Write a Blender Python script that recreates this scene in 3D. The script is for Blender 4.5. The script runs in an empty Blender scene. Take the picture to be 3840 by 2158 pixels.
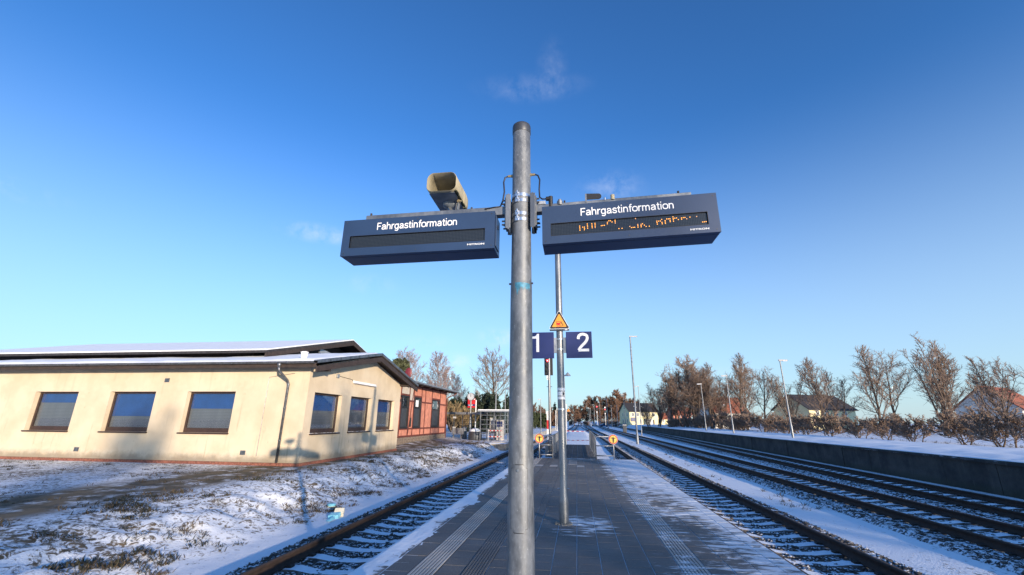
import bpy, math, random
import numpy as np
from mathutils import Vector, Matrix

random.seed(7)
rng = np.random.default_rng(7)
S = bpy.context.scene
COL = S.collection
R = math.radians

# ------------------------------------------------------------------ camera
H, PITCH, PSI, ROLL = 1.7, R(17.1), R(8.3), R(0.5)
fwd = Vector((-math.sin(PSI)*math.cos(PITCH), math.cos(PSI)*math.cos(PITCH), math.sin(PITCH)))
rgt = Vector((math.cos(PSI), math.sin(PSI), 0))
upv = rgt.cross(fwd)
r2 = rgt*math.cos(ROLL) + upv*math.sin(ROLL)
u2 = -rgt*math.sin(ROLL) + upv*math.cos(ROLL)
cam = bpy.data.cameras.new('camera')
cam.sensor_width = 36; cam.lens = 36*1622/3840
cam.clip_start = 0.05; cam.clip_end = 9000
camo = bpy.data.objects.new('camera', cam); COL.objects.link(camo)
mw = Matrix((r2, u2, -fwd)).transposed().to_4x4(); mw.translation = (0, 0, H)
camo.matrix_world = mw
S.camera = camo

# ------------------------------------------------------------------ world, sun, exposure
SUN_EL, SUN_AZ = R(7.7), R(143.5)
SKY_STRENGTH, SUN_STRENGTH, EXPOSURE = 0.15, 3.6, 0.95
S.view_settings.view_transform = 'Standard'; S.view_settings.look = 'None'
S.view_settings.gamma = 1.0; S.view_settings.use_curve_mapping = False
S.view_settings.exposure = EXPOSURE
W = bpy.data.worlds.new('World'); S.world = W; W.use_nodes = True
wn, wl = W.node_tree.nodes, W.node_tree.links
wn.clear()
wout = wn.new('ShaderNodeOutputWorld'); bg = wn.new('ShaderNodeBackground')
sky = wn.new('ShaderNodeTexSky'); sky.sky_type = 'NISHITA'; sky.sun_disc = False
sky.sun_elevation = SUN_EL; sky.sun_rotation = SUN_AZ
sky.air_density = 1.0; sky.dust_density = 0.5; sky.ozone_density = 4.0; sky.altitude = 50
tint = wn.new('ShaderNodeMix'); tint.data_type = 'RGBA'; tint.blend_type = 'MULTIPLY'
tint.inputs[0].default_value = 1.0; tint.inputs[7].default_value = (0.74, 0.94, 1.05, 1)
gam = wn.new('ShaderNodeGamma'); gam.inputs[1].default_value = 1.19
wl.new(sky.outputs[0], gam.inputs[0]); wl.new(gam.outputs[0], tint.inputs[6])
tco = wn.new('ShaderNodeTexCoord')
CLOUDS = [  # direction, angular size, strength
    ((-0.070, 0.740, 0.665), (0.13, 0.08, 0.026), 0.20), ((-0.025, 0.720, 0.690), (0.035, 0.05, 0.09), 0.17),
    ((-0.520, 0.770, 0.372), (0.10, 0.08, 0.022), 0.70), ((0.094, 0.867, 0.491), (0.085, 0.05, 0.04), 0.36),
    ((-0.170, 0.968, 0.183), (0.060, 0.05, 0.026), 0.75), ((-0.262, 0.955, 0.125), (0.055, 0.05, 0.026), 0.60),
    ((-0.440, 0.850, 0.285), (0.08, 0.05, 0.025), 0.25), ((-0.33, 0.93, 0.17), (0.07, 0.05, 0.018), 0.28),
    ((0.30, 0.94, 0.10), (0.07, 0.06, 0.012), 0.30), ((-0.86, 0.42, 0.33), (0.12, 0.12, 0.022), 0.42)]
nz = wn.new('ShaderNodeTexNoise'); nz.inputs['Scale'].default_value = 22; nz.inputs['Detail'].default_value = 12
nz.inputs['Roughness'].default_value = 0.62; nz.inputs['Distortion'].default_value = 0.15
wl.new(tco.outputs['Generated'], nz.inputs['Vector'])
nm = wn.new('ShaderNodeMapRange'); nm.inputs[1].default_value = 0.40; nm.inputs[2].default_value = 0.80
wl.new(nz.outputs[0], nm.inputs[0])
acc = None
for d, sz, st in CLOUDS:
    s_ = wn.new('ShaderNodeVectorMath'); s_.operation = 'SUBTRACT'; s_.inputs[1].default_value = Vector(d).normalized()
    wl.new(tco.outputs['Generated'], s_.inputs[0])
    m_ = wn.new('ShaderNodeVectorMath'); m_.operation = 'DIVIDE'; m_.inputs[1].default_value = sz
    wl.new(s_.outputs[0], m_.inputs[0])
    l_ = wn.new('ShaderNodeVectorMath'); l_.operation = 'LENGTH'; wl.new(m_.outputs[0], l_.inputs[0])
    k_ = wn.new('ShaderNodeMapRange'); k_.interpolation_type = 'SMOOTHSTEP'
    k_.inputs[1].default_value = 1.15; k_.inputs[2].default_value = 0.0; k_.inputs[3].default_value = 0; k_.inputs[4].default_value = st
    wl.new(l_.outputs['Value'], k_.inputs[0])
    if acc is None: acc = k_.outputs[0]
    else:
        a_ = wn.new('ShaderNodeMath'); a_.operation = 'ADD'; wl.new(acc, a_.inputs[0]); wl.new(k_.outputs[0], a_.inputs[1]); acc = a_.outputs[0]
cm_ = wn.new('ShaderNodeMath'); cm_.operation = 'MULTIPLY'; cm_.use_clamp = True
wl.new(acc, cm_.inputs[0]); wl.new(nm.outputs[0], cm_.inputs[1])
cmix = wn.new('ShaderNodeMix'); cmix.data_type = 'RGBA'
sz_ = wn.new('ShaderNodeSeparateXYZ'); wl.new(tco.outputs['Generated'], sz_.inputs[0])
hz = wn.new('ShaderNodeMapRange'); hz.interpolation_type = 'SMOOTHSTEP'; hz.inputs[1].default_value = 0.60; hz.inputs[2].default_value = -0.04; hz.inputs[3].default_value = 0.0; hz.inputs[4].default_value = 0.72
wl.new(sz_.outputs[2], hz.inputs[0])
hmix = wn.new('ShaderNodeMix'); hmix.data_type = 'RGBA'; hmix.inputs[7].default_value = (2.25, 2.85, 3.30, 1)   # pale winter haze low over the horizon, all round
wl.new(hz.outputs[0], hmix.inputs[0]); wl.new(tint.outputs[2], hmix.inputs[6])
wl.new(cm_.outputs[0], cmix.inputs[0]); wl.new(hmix.outputs[2], cmix.inputs[6])
cmix.inputs[7].default_value = (3.3, 3.5, 4.1, 1)
wl.new(cmix.outputs[2], bg.inputs[0]); bg.inputs[1].default_value = SKY_STRENGTH
wl.new(bg.outputs[0], wout.inputs[0])
sl = bpy.data.lights.new('sun', 'SUN'); sl.energy = SUN_STRENGTH; sl.angle = R(0.55); sl.color = (1.0, 0.82, 0.62)
so = bpy.data.objects.new('sun', sl); COL.objects.link(so)
sun_to = Vector((math.sin(SUN_AZ)*math.cos(SUN_EL), math.cos(SUN_AZ)*math.cos(SUN_EL), math.sin(SUN_EL)))
so.rotation_euler = (-sun_to).to_track_quat('-Z', 'Y').to_euler()
so.location = sun_to*60

# ------------------------------------------------------------------ materials
class NT:
    def __init__(s, name):
        s.m = bpy.data.materials.new(name); s.m.use_nodes = True
        s.n, s.l = s.m.node_tree.nodes, s.m.node_tree.links
        s.b = s.n['Principled BSDF']; s.out = s.n['Material Output']
        s._pos = None
    def link(s, a, b): s.l.new(a, b)
    def setin(s, sock, v):
        if isinstance(v, (int, float)): sock.default_value = v
        elif isinstance(v, tuple): sock.default_value = v if len(v) != 3 or sock.type == 'VECTOR' else (*v, 1)
        else: s.link(v, sock)
    def pos(s, obj=False):
        if obj:
            t = s.n.new('ShaderNodeTexCoord'); return t.outputs['Object']
        if s._pos is None: s._pos = s.n.new('ShaderNodeNewGeometry')
        return s._pos.outputs['Position']
    def norm(s):
        s.pos(); return s._pos.outputs['Normal']
    def xyz(s, v):
        t = s.n.new('ShaderNodeSeparateXYZ'); s.link(v, t.inputs[0]); return t.outputs
    def vmul(s, v, k):
        t = s.n.new('ShaderNodeVectorMath'); t.operation = 'MULTIPLY'; s.link(v, t.inputs[0]); t.inputs[1].default_value = k; return t.outputs[0]
    def noise(s, v, scale, detail=6, rough=0.6, dist=0.0):
        t = s.n.new('ShaderNodeTexNoise'); s.link(v, t.inputs['Vector'])
        t.inputs['Scale'].default_value = scale; t.inputs['Detail'].default_value = detail
        t.inputs['Roughness'].default_value = rough; t.inputs['Distortion'].default_value = dist; return t.outputs[0]
    def voro(s, v, scale, out='Distance'):
        t = s.n.new('ShaderNodeTexVoronoi'); s.link(v, t.inputs['Vector']); t.inputs['Scale'].default_value = scale; return t.outputs[out]
    def mapr(s, v, a, b, c=0.0, d=1.0, smooth=True):
        t = s.n.new('ShaderNodeMapRange'); t.interpolation_type = 'SMOOTHSTEP' if smooth else 'LINEAR'
        s.setin(t.inputs[0], v)
        for i, q in enumerate((a, b, c, d)): s.setin(t.inputs[i+1], q)
        return t.outputs[0]
    def math(s, op, a, b=0.0, clamp=False):
        t = s.n.new('ShaderNodeMath'); t.operation = op; t.use_clamp = clamp; s.setin(t.inputs[0], a); s.setin(t.inputs[1], b); return t.outputs[0]
    def mix(s, f, a, b):
        t = s.n.new('ShaderNodeMix'); t.data_type = 'RGBA'; s.setin(t.inputs[0], f); s.setin(t.inputs[6], a); s.setin(t.inputs[7], b); return t.outputs[2]
    def bump(s, h, strength=0.3, dist=0.01):
        t = s.n.new('ShaderNodeBump'); t.inputs['Strength'].default_value = strength; t.inputs['Distance'].default_value = dist
        s.link(h, t.inputs['Height']); s.link(t.outputs[0], s.b.inputs['Normal'])
    def ramp(s, v, pts):
        t = s.n.new('ShaderNodeValToRGB'); s.link(v, t.inputs[0]); e = t.color_ramp.elements
        while len(e) < len(pts): e.new(0.5)
        for q, (p, c) in zip(e, pts): q.position = p; q.color = (c, c, c, 1) if isinstance(c, (int, float)) else (*c, 1)
        return t.outputs[0]
    def done(s, col, rough=0.7, metal=0.0, spec=None):
        s.setin(s.b.inputs['Base Color'], col); s.setin(s.b.inputs['Roughness'], rough); s.b.inputs['Metallic'].default_value = metal
        if spec is not None: s.b.inputs['Specular IOR Level'].default_value = spec
        return s.m
SNOW = (0.80, 0.83, 0.88)
def plain(name, c, rough=0.6, metal=0.0, var=0.25, scale=6.0, bump=0.15, obj=False, snow=0.0, spec=None, bdist=0.004):
    t = NT(name); p = t.pos(obj)
    n = t.noise(p, scale, 6)
    k = t.mapr(n, 0.3, 0.7)
    lo = tuple(x*(1-var) for x in c); hi = tuple(min(1, x*(1+var)) for x in c)
    col = t.mix(k, lo, hi)
    if snow > 0:
        nzv = t.xyz(t.norm())[2]
        f = t.math('MULTIPLY', t.mapr(nzv, 0.55, 0.85), t.mapr(t.noise(t.pos(), 9.0, 5), 0.62-snow*0.4, 0.72-snow*0.4))
        col = t.mix(f, col, SNOW)
    if bump: t.bump(t.noise(p, scale*7, 4), bump, bdist)
    return t.done(col, rough, metal, spec)
M = {}
def add(name, *a, **k): M[name] = plain(name, *a, **k); return M[name]

def galv(name, base, scale=8.0, spots=0.5, rough=0.42, metal=0.65):
    t = NT(name); p = t.vmul(t.pos(), (1, 1, 0.45))
    n1 = t.mapr(t.noise(p, scale*0.5, 5, 0.7), 0.3, 0.7)
    col = t.mix(n1, tuple(x*0.58 for x in base), tuple(x*1.22 for x in base))
    sp = t.mapr(t.noise(p, scale*4.0, 7, 0.72), 0.60, 0.74)
    col = t.mix(t.math('MULTIPLY', sp, spots), col, (0.62, 0.64, 0.67))
    v = t.voro(t.pos(), 60, 'Color'); g = t.xyz(v)[0]
    col = t.mix(t.math('MULTIPLY', t.mapr(g, 0.0, 1.0), 0.18), col, (0.10, 0.11, 0.13))
    t.bump(t.noise(t.pos(), 90, 3), 0.10, 0.002)
    r = t.mapr(n1, 0, 1, rough-0.05, rough+0.12)
    return t.done(col, r, metal)
M['galv'] = galv('galvanised_steel', (0.23, 0.245, 0.265))
M['galv_light'] = galv('galvanised_light', (0.36, 0.375, 0.40), 10, 0.4)
add('steel', (0.30, 0.32, 0.34), 0.35, 0.85, 0.2, 14)
add('band', (0.55, 0.57, 0.60), 0.28, 0.9, 0.12, 20)
add('dark_steel', (0.06, 0.065, 0.075), 0.45, 0.4)
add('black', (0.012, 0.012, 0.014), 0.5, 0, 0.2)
add('cable', (0.012, 0.014, 0.028), 0.45, 0, 0.2)
add('brass', (0.45, 0.36, 0.20), 0.4, 0.6)
add('blue_paint', (0.020, 0.043, 0.100), 0.42, 0, 0.10, 2.5, 0.04)
add('sign_blue', (0.010, 0.021, 0.115), 0.45, 0, 0.08, 3, 0.03)
add('white_print', (0.82, 0.82, 0.82), 0.5, 0, 0.04)
add('white_paint', (0.72, 0.73, 0.74), 0.5, 0, 0.10)
add('red_paint', (0.50, 0.015, 0.02), 0.45, 0, 0.12)
add('orange_sign', (0.80, 0.33, 0.035), 0.5, 0, 0.06, 5, 0.02)
add('yellow_sign', (0.86, 0.56, 0.12), 0.5, 0, 0.05, 5, 0.02)
add('speaker_shell', (0.40, 0.355, 0.235), 0.6, 0, 0.18, 7, 0.2, snow=0.0)
add('dial_shaded', (0.42, 0.44, 0.47), 0.5, 0, 0.06)  # white clock dial, darkened: tree shade put into its colour
add('dimmed_white', (0.40, 0.40, 0.41), 0.7, 0, 0.2, 8)  # white darkened for the shade near the shelter; also dulls lamp heads
add('dimmed_red', (0.30, 0.03, 0.03), 0.7, 0, 0.2, 8)  # barrier red, darkened in colour to suggest the shade there
add('speaker_inner_shade', (0.26, 0.235, 0.165), 0.75, 0, 0.25, 9)  # shell colour darkened to stand in for shade inside the horn
add('speaker_dirt', (0.05, 0.055, 0.03), 0.9, 0, 0.4, 30)
add('speaker_under', (0.16, 0.19, 0.22), 0.7, 0, 0.25, 9)
add('concrete', (0.33, 0.32, 0.30), 0.9, 0, 0.22, 4, 0.4, snow=0.55)
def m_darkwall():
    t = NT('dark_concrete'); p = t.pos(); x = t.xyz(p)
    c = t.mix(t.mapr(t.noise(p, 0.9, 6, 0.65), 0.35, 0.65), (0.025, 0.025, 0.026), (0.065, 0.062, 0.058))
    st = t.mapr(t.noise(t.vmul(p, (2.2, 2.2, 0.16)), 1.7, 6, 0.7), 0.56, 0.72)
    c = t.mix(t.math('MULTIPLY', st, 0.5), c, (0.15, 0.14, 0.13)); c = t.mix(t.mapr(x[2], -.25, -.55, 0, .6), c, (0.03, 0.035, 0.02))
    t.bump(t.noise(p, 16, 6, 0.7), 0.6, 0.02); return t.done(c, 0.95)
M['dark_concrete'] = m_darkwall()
add('old_concrete', (0.22, 0.20, 0.17), 0.95, 0, 0.3, 5, 0.5)
add('snow', SNOW, 0.75, 0, 0.05, 3, 0.35, bdist=0.02)
add('rust_rail', (0.028, 0.017, 0.013), 0.85, 0.0, 0.35, 9, 0.3)
add('rail_top', (0.040, 0.024, 0.017), 0.8, 0.0, 0.4, 5, 0.2)
add('sleeper', (0.12, 0.11, 0.105), 0.95, 0, 0.3, 9, 0.5)
add('fastening', (0.035, 0.028, 0.024), 0.7, 0.3)
add('bark', (0.105, 0.075, 0.055), 0.95, 0, 0.35, 5, 0.4, obj=True)
add('twig', (0.26, 0.185, 0.14), 0.9, 0, 0.3, 2, 0, obj=True)
add('twig_red', (0.19, 0.105, 0.065), 0.9, 0, 0.35, 0.5, 0, obj=True)
add('birch', (0.34, 0.29, 0.26), 0.8, 0, 0.35, 4, 0.2, obj=True)
add('birch_twig', (0.34, 0.25, 0.23), 0.9, 0, 0.3, 2, 0, obj=True)
add('needle_dark', (0.018, 0.030, 0.016), 0.85, 0, 0.6, 1.6, 0, obj=True)
add('needle_pine', (0.085, 0.095, 0.045), 0.85, 0, 0.45, 1.6, 0, obj=True)
add('ivy', (0.045, 0.06, 0.025), 0.85, 0, 0.5, 1.2, 0, obj=True)
add('brush', (0.28, 0.20, 0.10), 0.9, 0, 0.4, 1.2, 0, obj=True)
add('grass_dry', (0.125, 0.092, 0.055), 0.95, 0, 0.4, 1.5, 0)
add('grass_green', (0.050, 0.048, 0.028), 0.95, 0, 0.4, 1.5, 0)
add('earth', (0.10, 0.075, 0.055), 0.95, 0, 0.35, 5, 0.5)
add('brown_frame', (0.045, 0.025, 0.02), 0.5, 0, 0.25, 9)
add('dark_wood', (0.040, 0.027, 0.022), 0.7, 0, 0.3, 6, 0.3)
add('roof_dark', (0.030, 0.028, 0.032), 0.8, 0, 0.35, 6, 0.4)
add('timber_red', (0.13, 0.035, 0.024), 0.75, 0, 0.3, 7, 0.3)
add('blind_blue', (0.008, 0.065, 0.23), 0.7, 0, 0.12, 2, 0)
add('graffito', (0.05, 0.20, 0.30), 0.5, 0.1, 0.4, 40, 0)
add('pink_infill', (0.54, 0.215, 0.145), 0.9, 0, 0.22, 2.2, 0.25)
add('cream_infill', (0.50, 0.45, 0.40), 0.9, 0, 0.12, 6, 0.3)
add('house_cream', (0.72, 0.64, 0.38), 0.9, 0, 0.06, 1, 0.1)
add('house_white', (0.62, 0.60, 0.56), 0.9, 0, 0.08, 1, 0.1)
add('tile_red', (0.27, 0.085, 0.045), 0.8, 0, 0.3, 3, 0.3)
add('skin', (0.50, 0.32, 0.24), 0.6)
add('dark_cloth', (0.012, 0.013, 0.018), 0.9, 0, 0.3, 12)
add('car_dark', (0.02, 0.025, 0.04), 0.25, 0.3, 0.05)
add('car_blue', (0.03, 0.06, 0.16), 0.25, 0.3, 0.05)
add('car_silver', (0.45, 0.46, 0.48), 0.3, 0.5, 0.05)
add('wood_bench', (0.20, 0.14, 0.09), 0.8, 0, 0.3, 9)
add('litter_blue', (0.25, 0.62, 0.72), 0.45, 0, 0.1)
add('litter_cream', (0.82, 0.74, 0.55), 0.5, 0, 0.08)
add('plastic_white', (0.80, 0.80, 0.82), 0.4, 0, 0.05)
add('dish_red', (0.16, 0.02, 0.03), 0.5, 0, 0.15)
add('zinc', (0.17, 0.18, 0.20), 0.4, 0.7, 0.3, 9)
add('brick', (0.22, 0.085, 0.06), 0.9, 0, 0.35, 14, 0.4)
add('stone', (0.19, 0.15, 0.12), 0.95, 0, 0.35, 7, 0.5)
add('panel_grey', (0.34, 0.36, 0.38), 0.5, 0.5, 0.12, 4)

def glass(name, tintc=(0.9, 0.93, 0.96), refl=0.10):
    t = NT(name); n = t.n
    tr = n.new('ShaderNodeBsdfTransparent'); tr.inputs[0].default_value = (*tintc, 1)
    gl = n.new('ShaderNodeBsdfGlossy'); gl.inputs['Roughness'].default_value = 0.03
    fr = n.new('ShaderNodeLayerWeight'); fr.inputs[0].default_value = 0.5
    f = t.math('ADD', t.math('MULTIPLY', t.math('POWER', fr.outputs['Facing'], 4.0), 0.75), refl*0.4, True)
    mx = n.new('ShaderNodeMixShader'); t.link(f, mx.inputs[0]); t.link(tr.outputs[0], mx.inputs[1]); t.link(gl.outputs[0], mx.inputs[2])
    t.link(mx.outputs[0], t.out.inputs[0]); n.remove(t.b); return t.m
M['glass'] = glass('window_glass')
M['glass_dark'] = glass('dark_glass', (0.35, 0.38, 0.42), 0.12)
def emit(name, c, s):
    t = NT(name); t.b.inputs['Emission Color'].default_value = (*c, 1); t.b.inputs['Emission Strength'].default_value = s
    return t.done(tuple(x*0.3 for x in c), 0.4)
M['led'] = emit('led_amber', (1.0, 0.40, 0.06), 1.15)
M['led_dim'] = emit('led_amber_dim', (1.0, 0.45, 0.18), 0.7)
M['red_lamp'] = emit('red_lamp', (1.0, 0.012, 0.02), 3.2)
M['red_core'] = emit('red_lamp_core', (1.0, 0.30, 0.32), 2.2)
M['white_lamp'] = emit('white_lamp', (1.0, 0.96, 0.9), 2.0)

def m_led_panel():
    t = NT('led_panel'); x = t.xyz(t.pos())
    a = t.math('PINGPONG', x[0], 0.00442); b = t.math('PINGPONG', x[2], 0.00442)
    d = t.math('ADD', t.math('MULTIPLY', a, a), t.math('MULTIPLY', b, b))
    k = t.mapr(d, 0.0000058, 0.0000098, 1, 0)
    return t.done(t.mix(k, (0.012, 0.015, 0.02), (0.035, 0.042, 0.05)), 0.25)
M['led_panel'] = m_led_panel()
def m_blinds():
    t = NT('grey_blinds'); x = t.xyz(t.pos())
    a = t.mapr(t.math('PINGPONG', x[2], 0.03), 0.004, 0.028, 0, 1)
    v = t.mapr(t.noise(t.vmul(t.pos(), (1, 1, 0.15)), 3, 4), 0.3, 0.7)
    c = t.mix(a, (0.11, 0.115, 0.12), (0.17, 0.175, 0.19))
    c = t.mix(t.math('MULTIPLY', v, 0.4), c, (0.09, 0.095, 0.105))
    return t.done(c, 0.7)
M['blinds'] = m_blinds()

def m_yellow():
    t = NT('yellow_render'); p = t.pos(); x = t.xyz(p)
    n = t.mapr(t.noise(p, 0.8, 5), 0.3, 0.7)
    c = t.mix(n, (0.54, 0.445, 0.315), (0.64, 0.54, 0.40))
    run = t.noise(t.vmul(p, (3.5, 3.5, 0.25)), 1.6, 6, 0.65)
    k = t.math('MULTIPLY', t.mapr(run, 0.56, 0.74), t.mapr(x[2], 2.6, 0.6, 0.25, 0.75))
    c = t.mix(k, c, (0.30, 0.25, 0.17))
    lowk = t.math('MULTIPLY', t.mapr(x[2], 0.75, 0.0), t.mapr(t.noise(p, 2.2, 5), 0.42, 0.66))
    c = t.mix(t.math('MULTIPLY', lowk, 0.5), c, (0.62, 0.60, 0.52))
    crk = t.voro(t.vmul(p, (0.9, 0.9, 0.9)), 1.1, 'Distance'); ck2 = t.noise(p, 3.5, 6, 0.7)
    pt_ = t.mapr(t.noise(t.vmul(p, (0.7, 0.7, 1.1)), 0.9, 3), 0.60, 0.625)
    c = t.mix(t.math('MULTIPLY', pt_, 0.35), c, (0.60, 0.53, 0.40))
    c = t.mix(t.math('MULTIPLY', t.mapr(ck2, 0.62, 0.75), 0.45), c, (0.34, 0.28, 0.19))
    drip = t.noise(t.vmul(p, (7, 7, 0.9)), 2.2, 3, 0.5)
    c = t.mix(t.math('MULTIPLY', t.mapr(drip, 0.70, 0.76), t.mapr(x[2], 1.0, 0.6)), c, (0.16, 0.14, 0.09))
    spl = t.math('MULTIPLY', t.mapr(t.math('ADD', x[2], t.math('MULTIPLY', t.noise(p, 3.0, 6, 0.7), -0.5)), 0.22, -0.15), 0.75)
    c = t.mix(spl, c, (0.19, 0.155, 0.115))
    t.bump(t.math('ADD', t.noise(p, 70, 4), t.math('MULTIPLY', t.noise(p, 1.8, 4), 1.5)), 0.35, 0.006)
    return t.done(c, 0.92)
M['yellow'] = m_yellow()

def m_paver(name, base, joint=False):
    t = NT(name); p = t.pos(); x = t.xyz(p)
    oi = t.n.new('ShaderNodeObjectInfo')
    big = t.noise(p, 0.55, 4); fine = t.noise(p, 42, 5, 0.7)
    c = t.mix(t.mapr(big, 0.35, 0.65), tuple(q*0.78 for q in base), tuple(q*1.18 for q in base))
    c = t.mix(t.math('MULTIPLY', t.mapr(fine, 0.35, 0.7), 0.5), c, tuple(q*0.55 for q in base))
    c = t.mix(t.math('MULTIPLY', oi.outputs['Random'], 0.28), c, tuple(q*0.6 for q in base))
    # dusting of dry snow: how much lies where, across the platform
    ax = t.mapr(x[0], -2.7, 2.7, 0, 1, False)
    am = t.ramp(ax, [(0.0, 0.98), (0.055, 0.92), (0.095, 0.20), (0.14, 0.10), (0.40, 0.20), (0.48, 0.41), (0.66, 0.50), (0.73, 0.70), (0.82, 0.72), (0.90, 0.80), (1.0, 0.92)])
    yk = t.mapr(x[1], 8, 19, 0.0, 0.26)
    yk2 = t.math('MULTIPLY', yk, t.mapr(x[0], 0.3, 1.6))
    dx = t.math('ADD', x[0], 0.2); dy = t.math('SUBTRACT', x[1], 8.35)
    d2 = t.math('ADD', t.math('MULTIPLY', dx, dx), t.math('MULTIPLY', t.math('MULTIPLY', dy, dy), 0.7))
    pb = t.mapr(d2, 1.1, 0.05, 0, 0.36)
    am = t.math('ADD', t.math('ADD', am, yk2), pb)
    streak = t.noise(t.vmul(p, (1.0, 3.2, 1)), 2.6, 9, 0.68, 0.5)
    clump = t.noise(p, 0.9, 3)
    s = t.math('ADD', t.math('MULTIPLY', streak, 0.75), t.math('MULTIPLY', clump, 0.32))
    th = t.math('SUBTRACT', 0.90, t.math('MULTIPLY', am, 0.52))
    mk = t.mapr(s, th, t.math('ADD', th, 0.10))
    grain = t.mapr(t.noise(p, 110, 2, 0.5), 0.67, 0.72)
    mk = t.math('MAXIMUM', mk, t.math('MULTIPLY', grain, 0.55))
    if joint: mk = t.math('MAXIMUM', mk, t.mapr(t.math('ADD', am, t.math('MULTIPLY', t.noise(p, 1.4, 4), 0.45)), 0.34, 0.52))
    if joint: c = (0.02, 0.02, 0.021)
    cov = t.math('MULTIPLY', mk, 0.86)
    c = t.mix(cov, c, SNOW)
    t.bump(t.math('ADD', t.math('MULTIPLY', mk, 0.6), t.math('MULTIPLY', fine, 0.25)), 0.5, 0.006)
    return t.done(c, 0.85)
M['paver'] = m_paver('paver_grey', (0.150, 0.143, 0.138))
M['paver_dark'] = m_paver('paver_dark', (0.085, 0.083, 0.084))
M['tactile'] = m_paver('tactile_light', (0.46, 0.44, 0.41))
M['joint'] = m_paver('joint_bed', (0.03, 0.03, 0.03), True)

def m_ground():
    t = NT('snowy_ground'); p = t.pos(); x = t.xyz(p)
    g1 = t.noise(t.vmul(p, (1.0, 1.0, 1.0)), 0.5, 5, 0.6); g2 = t.noise(t.vmul(p, (1.3, 1.0, 1)), 7.0, 8, 0.72, 0.8)
    bank = t.math('MULTIPLY', t.mapr(x[0], -5.9, -7.0), t.mapr(x[1], 110, 70))
    am = t.math('ADD', t.math('MULTIPLY', bank, 0.108), t.math('MULTIPLY', t.math('SUBTRACT', g1, 0.5), 0.34))
    k = t.mapr(t.math('ADD', g2, am), 0.585, 0.70)
    dirt = t.mix(t.mapr(t.noise(p, 2.0, 5), 0.35, 0.65), (0.055, 0.048, 0.030), (0.16, 0.115, 0.065))
    wall = t.math('MULTIPLY', t.mapr(x[0], -9.3, -10.2), t.mapr(t.noise(p, 1.4, 5), 0.30, 0.52))
    wall = t.math('MULTIPLY', wall, t.mapr(x[0], -13.5, -12.2))
    k = t.math('MAXIMUM', k, t.math('MULTIPLY', wall, t.mapr(x[1], 44, 36)))
    c = t.mix(k, SNOW, dirt)
    t.bump(t.math('ADD', g2, t.noise(p, 30, 4)), 0.55, 0.03)
    return t.done(c, 0.85)
M['ground'] = m_ground()
def m_ballast():
    t = NT('snowy_ballast'); p = t.pos()
    v = t.voro(p, 17.0, 'Color'); n = t.noise(p, 11, 7, 0.7)
    f = t.mapr(t.math('ADD', t.math('MULTIPLY', t.xyz(v)[0], 0.22), n), 0.56, 0.68)
    c = t.mix(f, SNOW, (0.045, 0.040, 0.038))
    t.bump(t.voro(p, 17.0), 0.7, 0.03)
    return t.done(c, 0.9)
M['ballast'] = m_ballast()
def m_stone():
    t = NT('ballast_stone'); p = t.pos()
    c = t.mix(t.mapr(t.noise(p, 14, 4), 0.35, 0.65), (0.030, 0.027, 0.026), (0.085, 0.075, 0.068))
    z = t.xyz(t.norm())[2]
    f = t.math('MULTIPLY', t.mapr(z, 0.70, 0.92), t.mapr(t.noise(p, 6, 4), 0.46, 0.56))
    return t.done(t.mix(f, c, SNOW), 0.9)
M['stone_ballast'] = m_stone()
def m_mast():
    m = galv('mast_galvanised', (0.195, 0.21, 0.228), 30.0, 0.9, 0.50, 0.45); return m
M['mast'] = m_mast()

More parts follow.
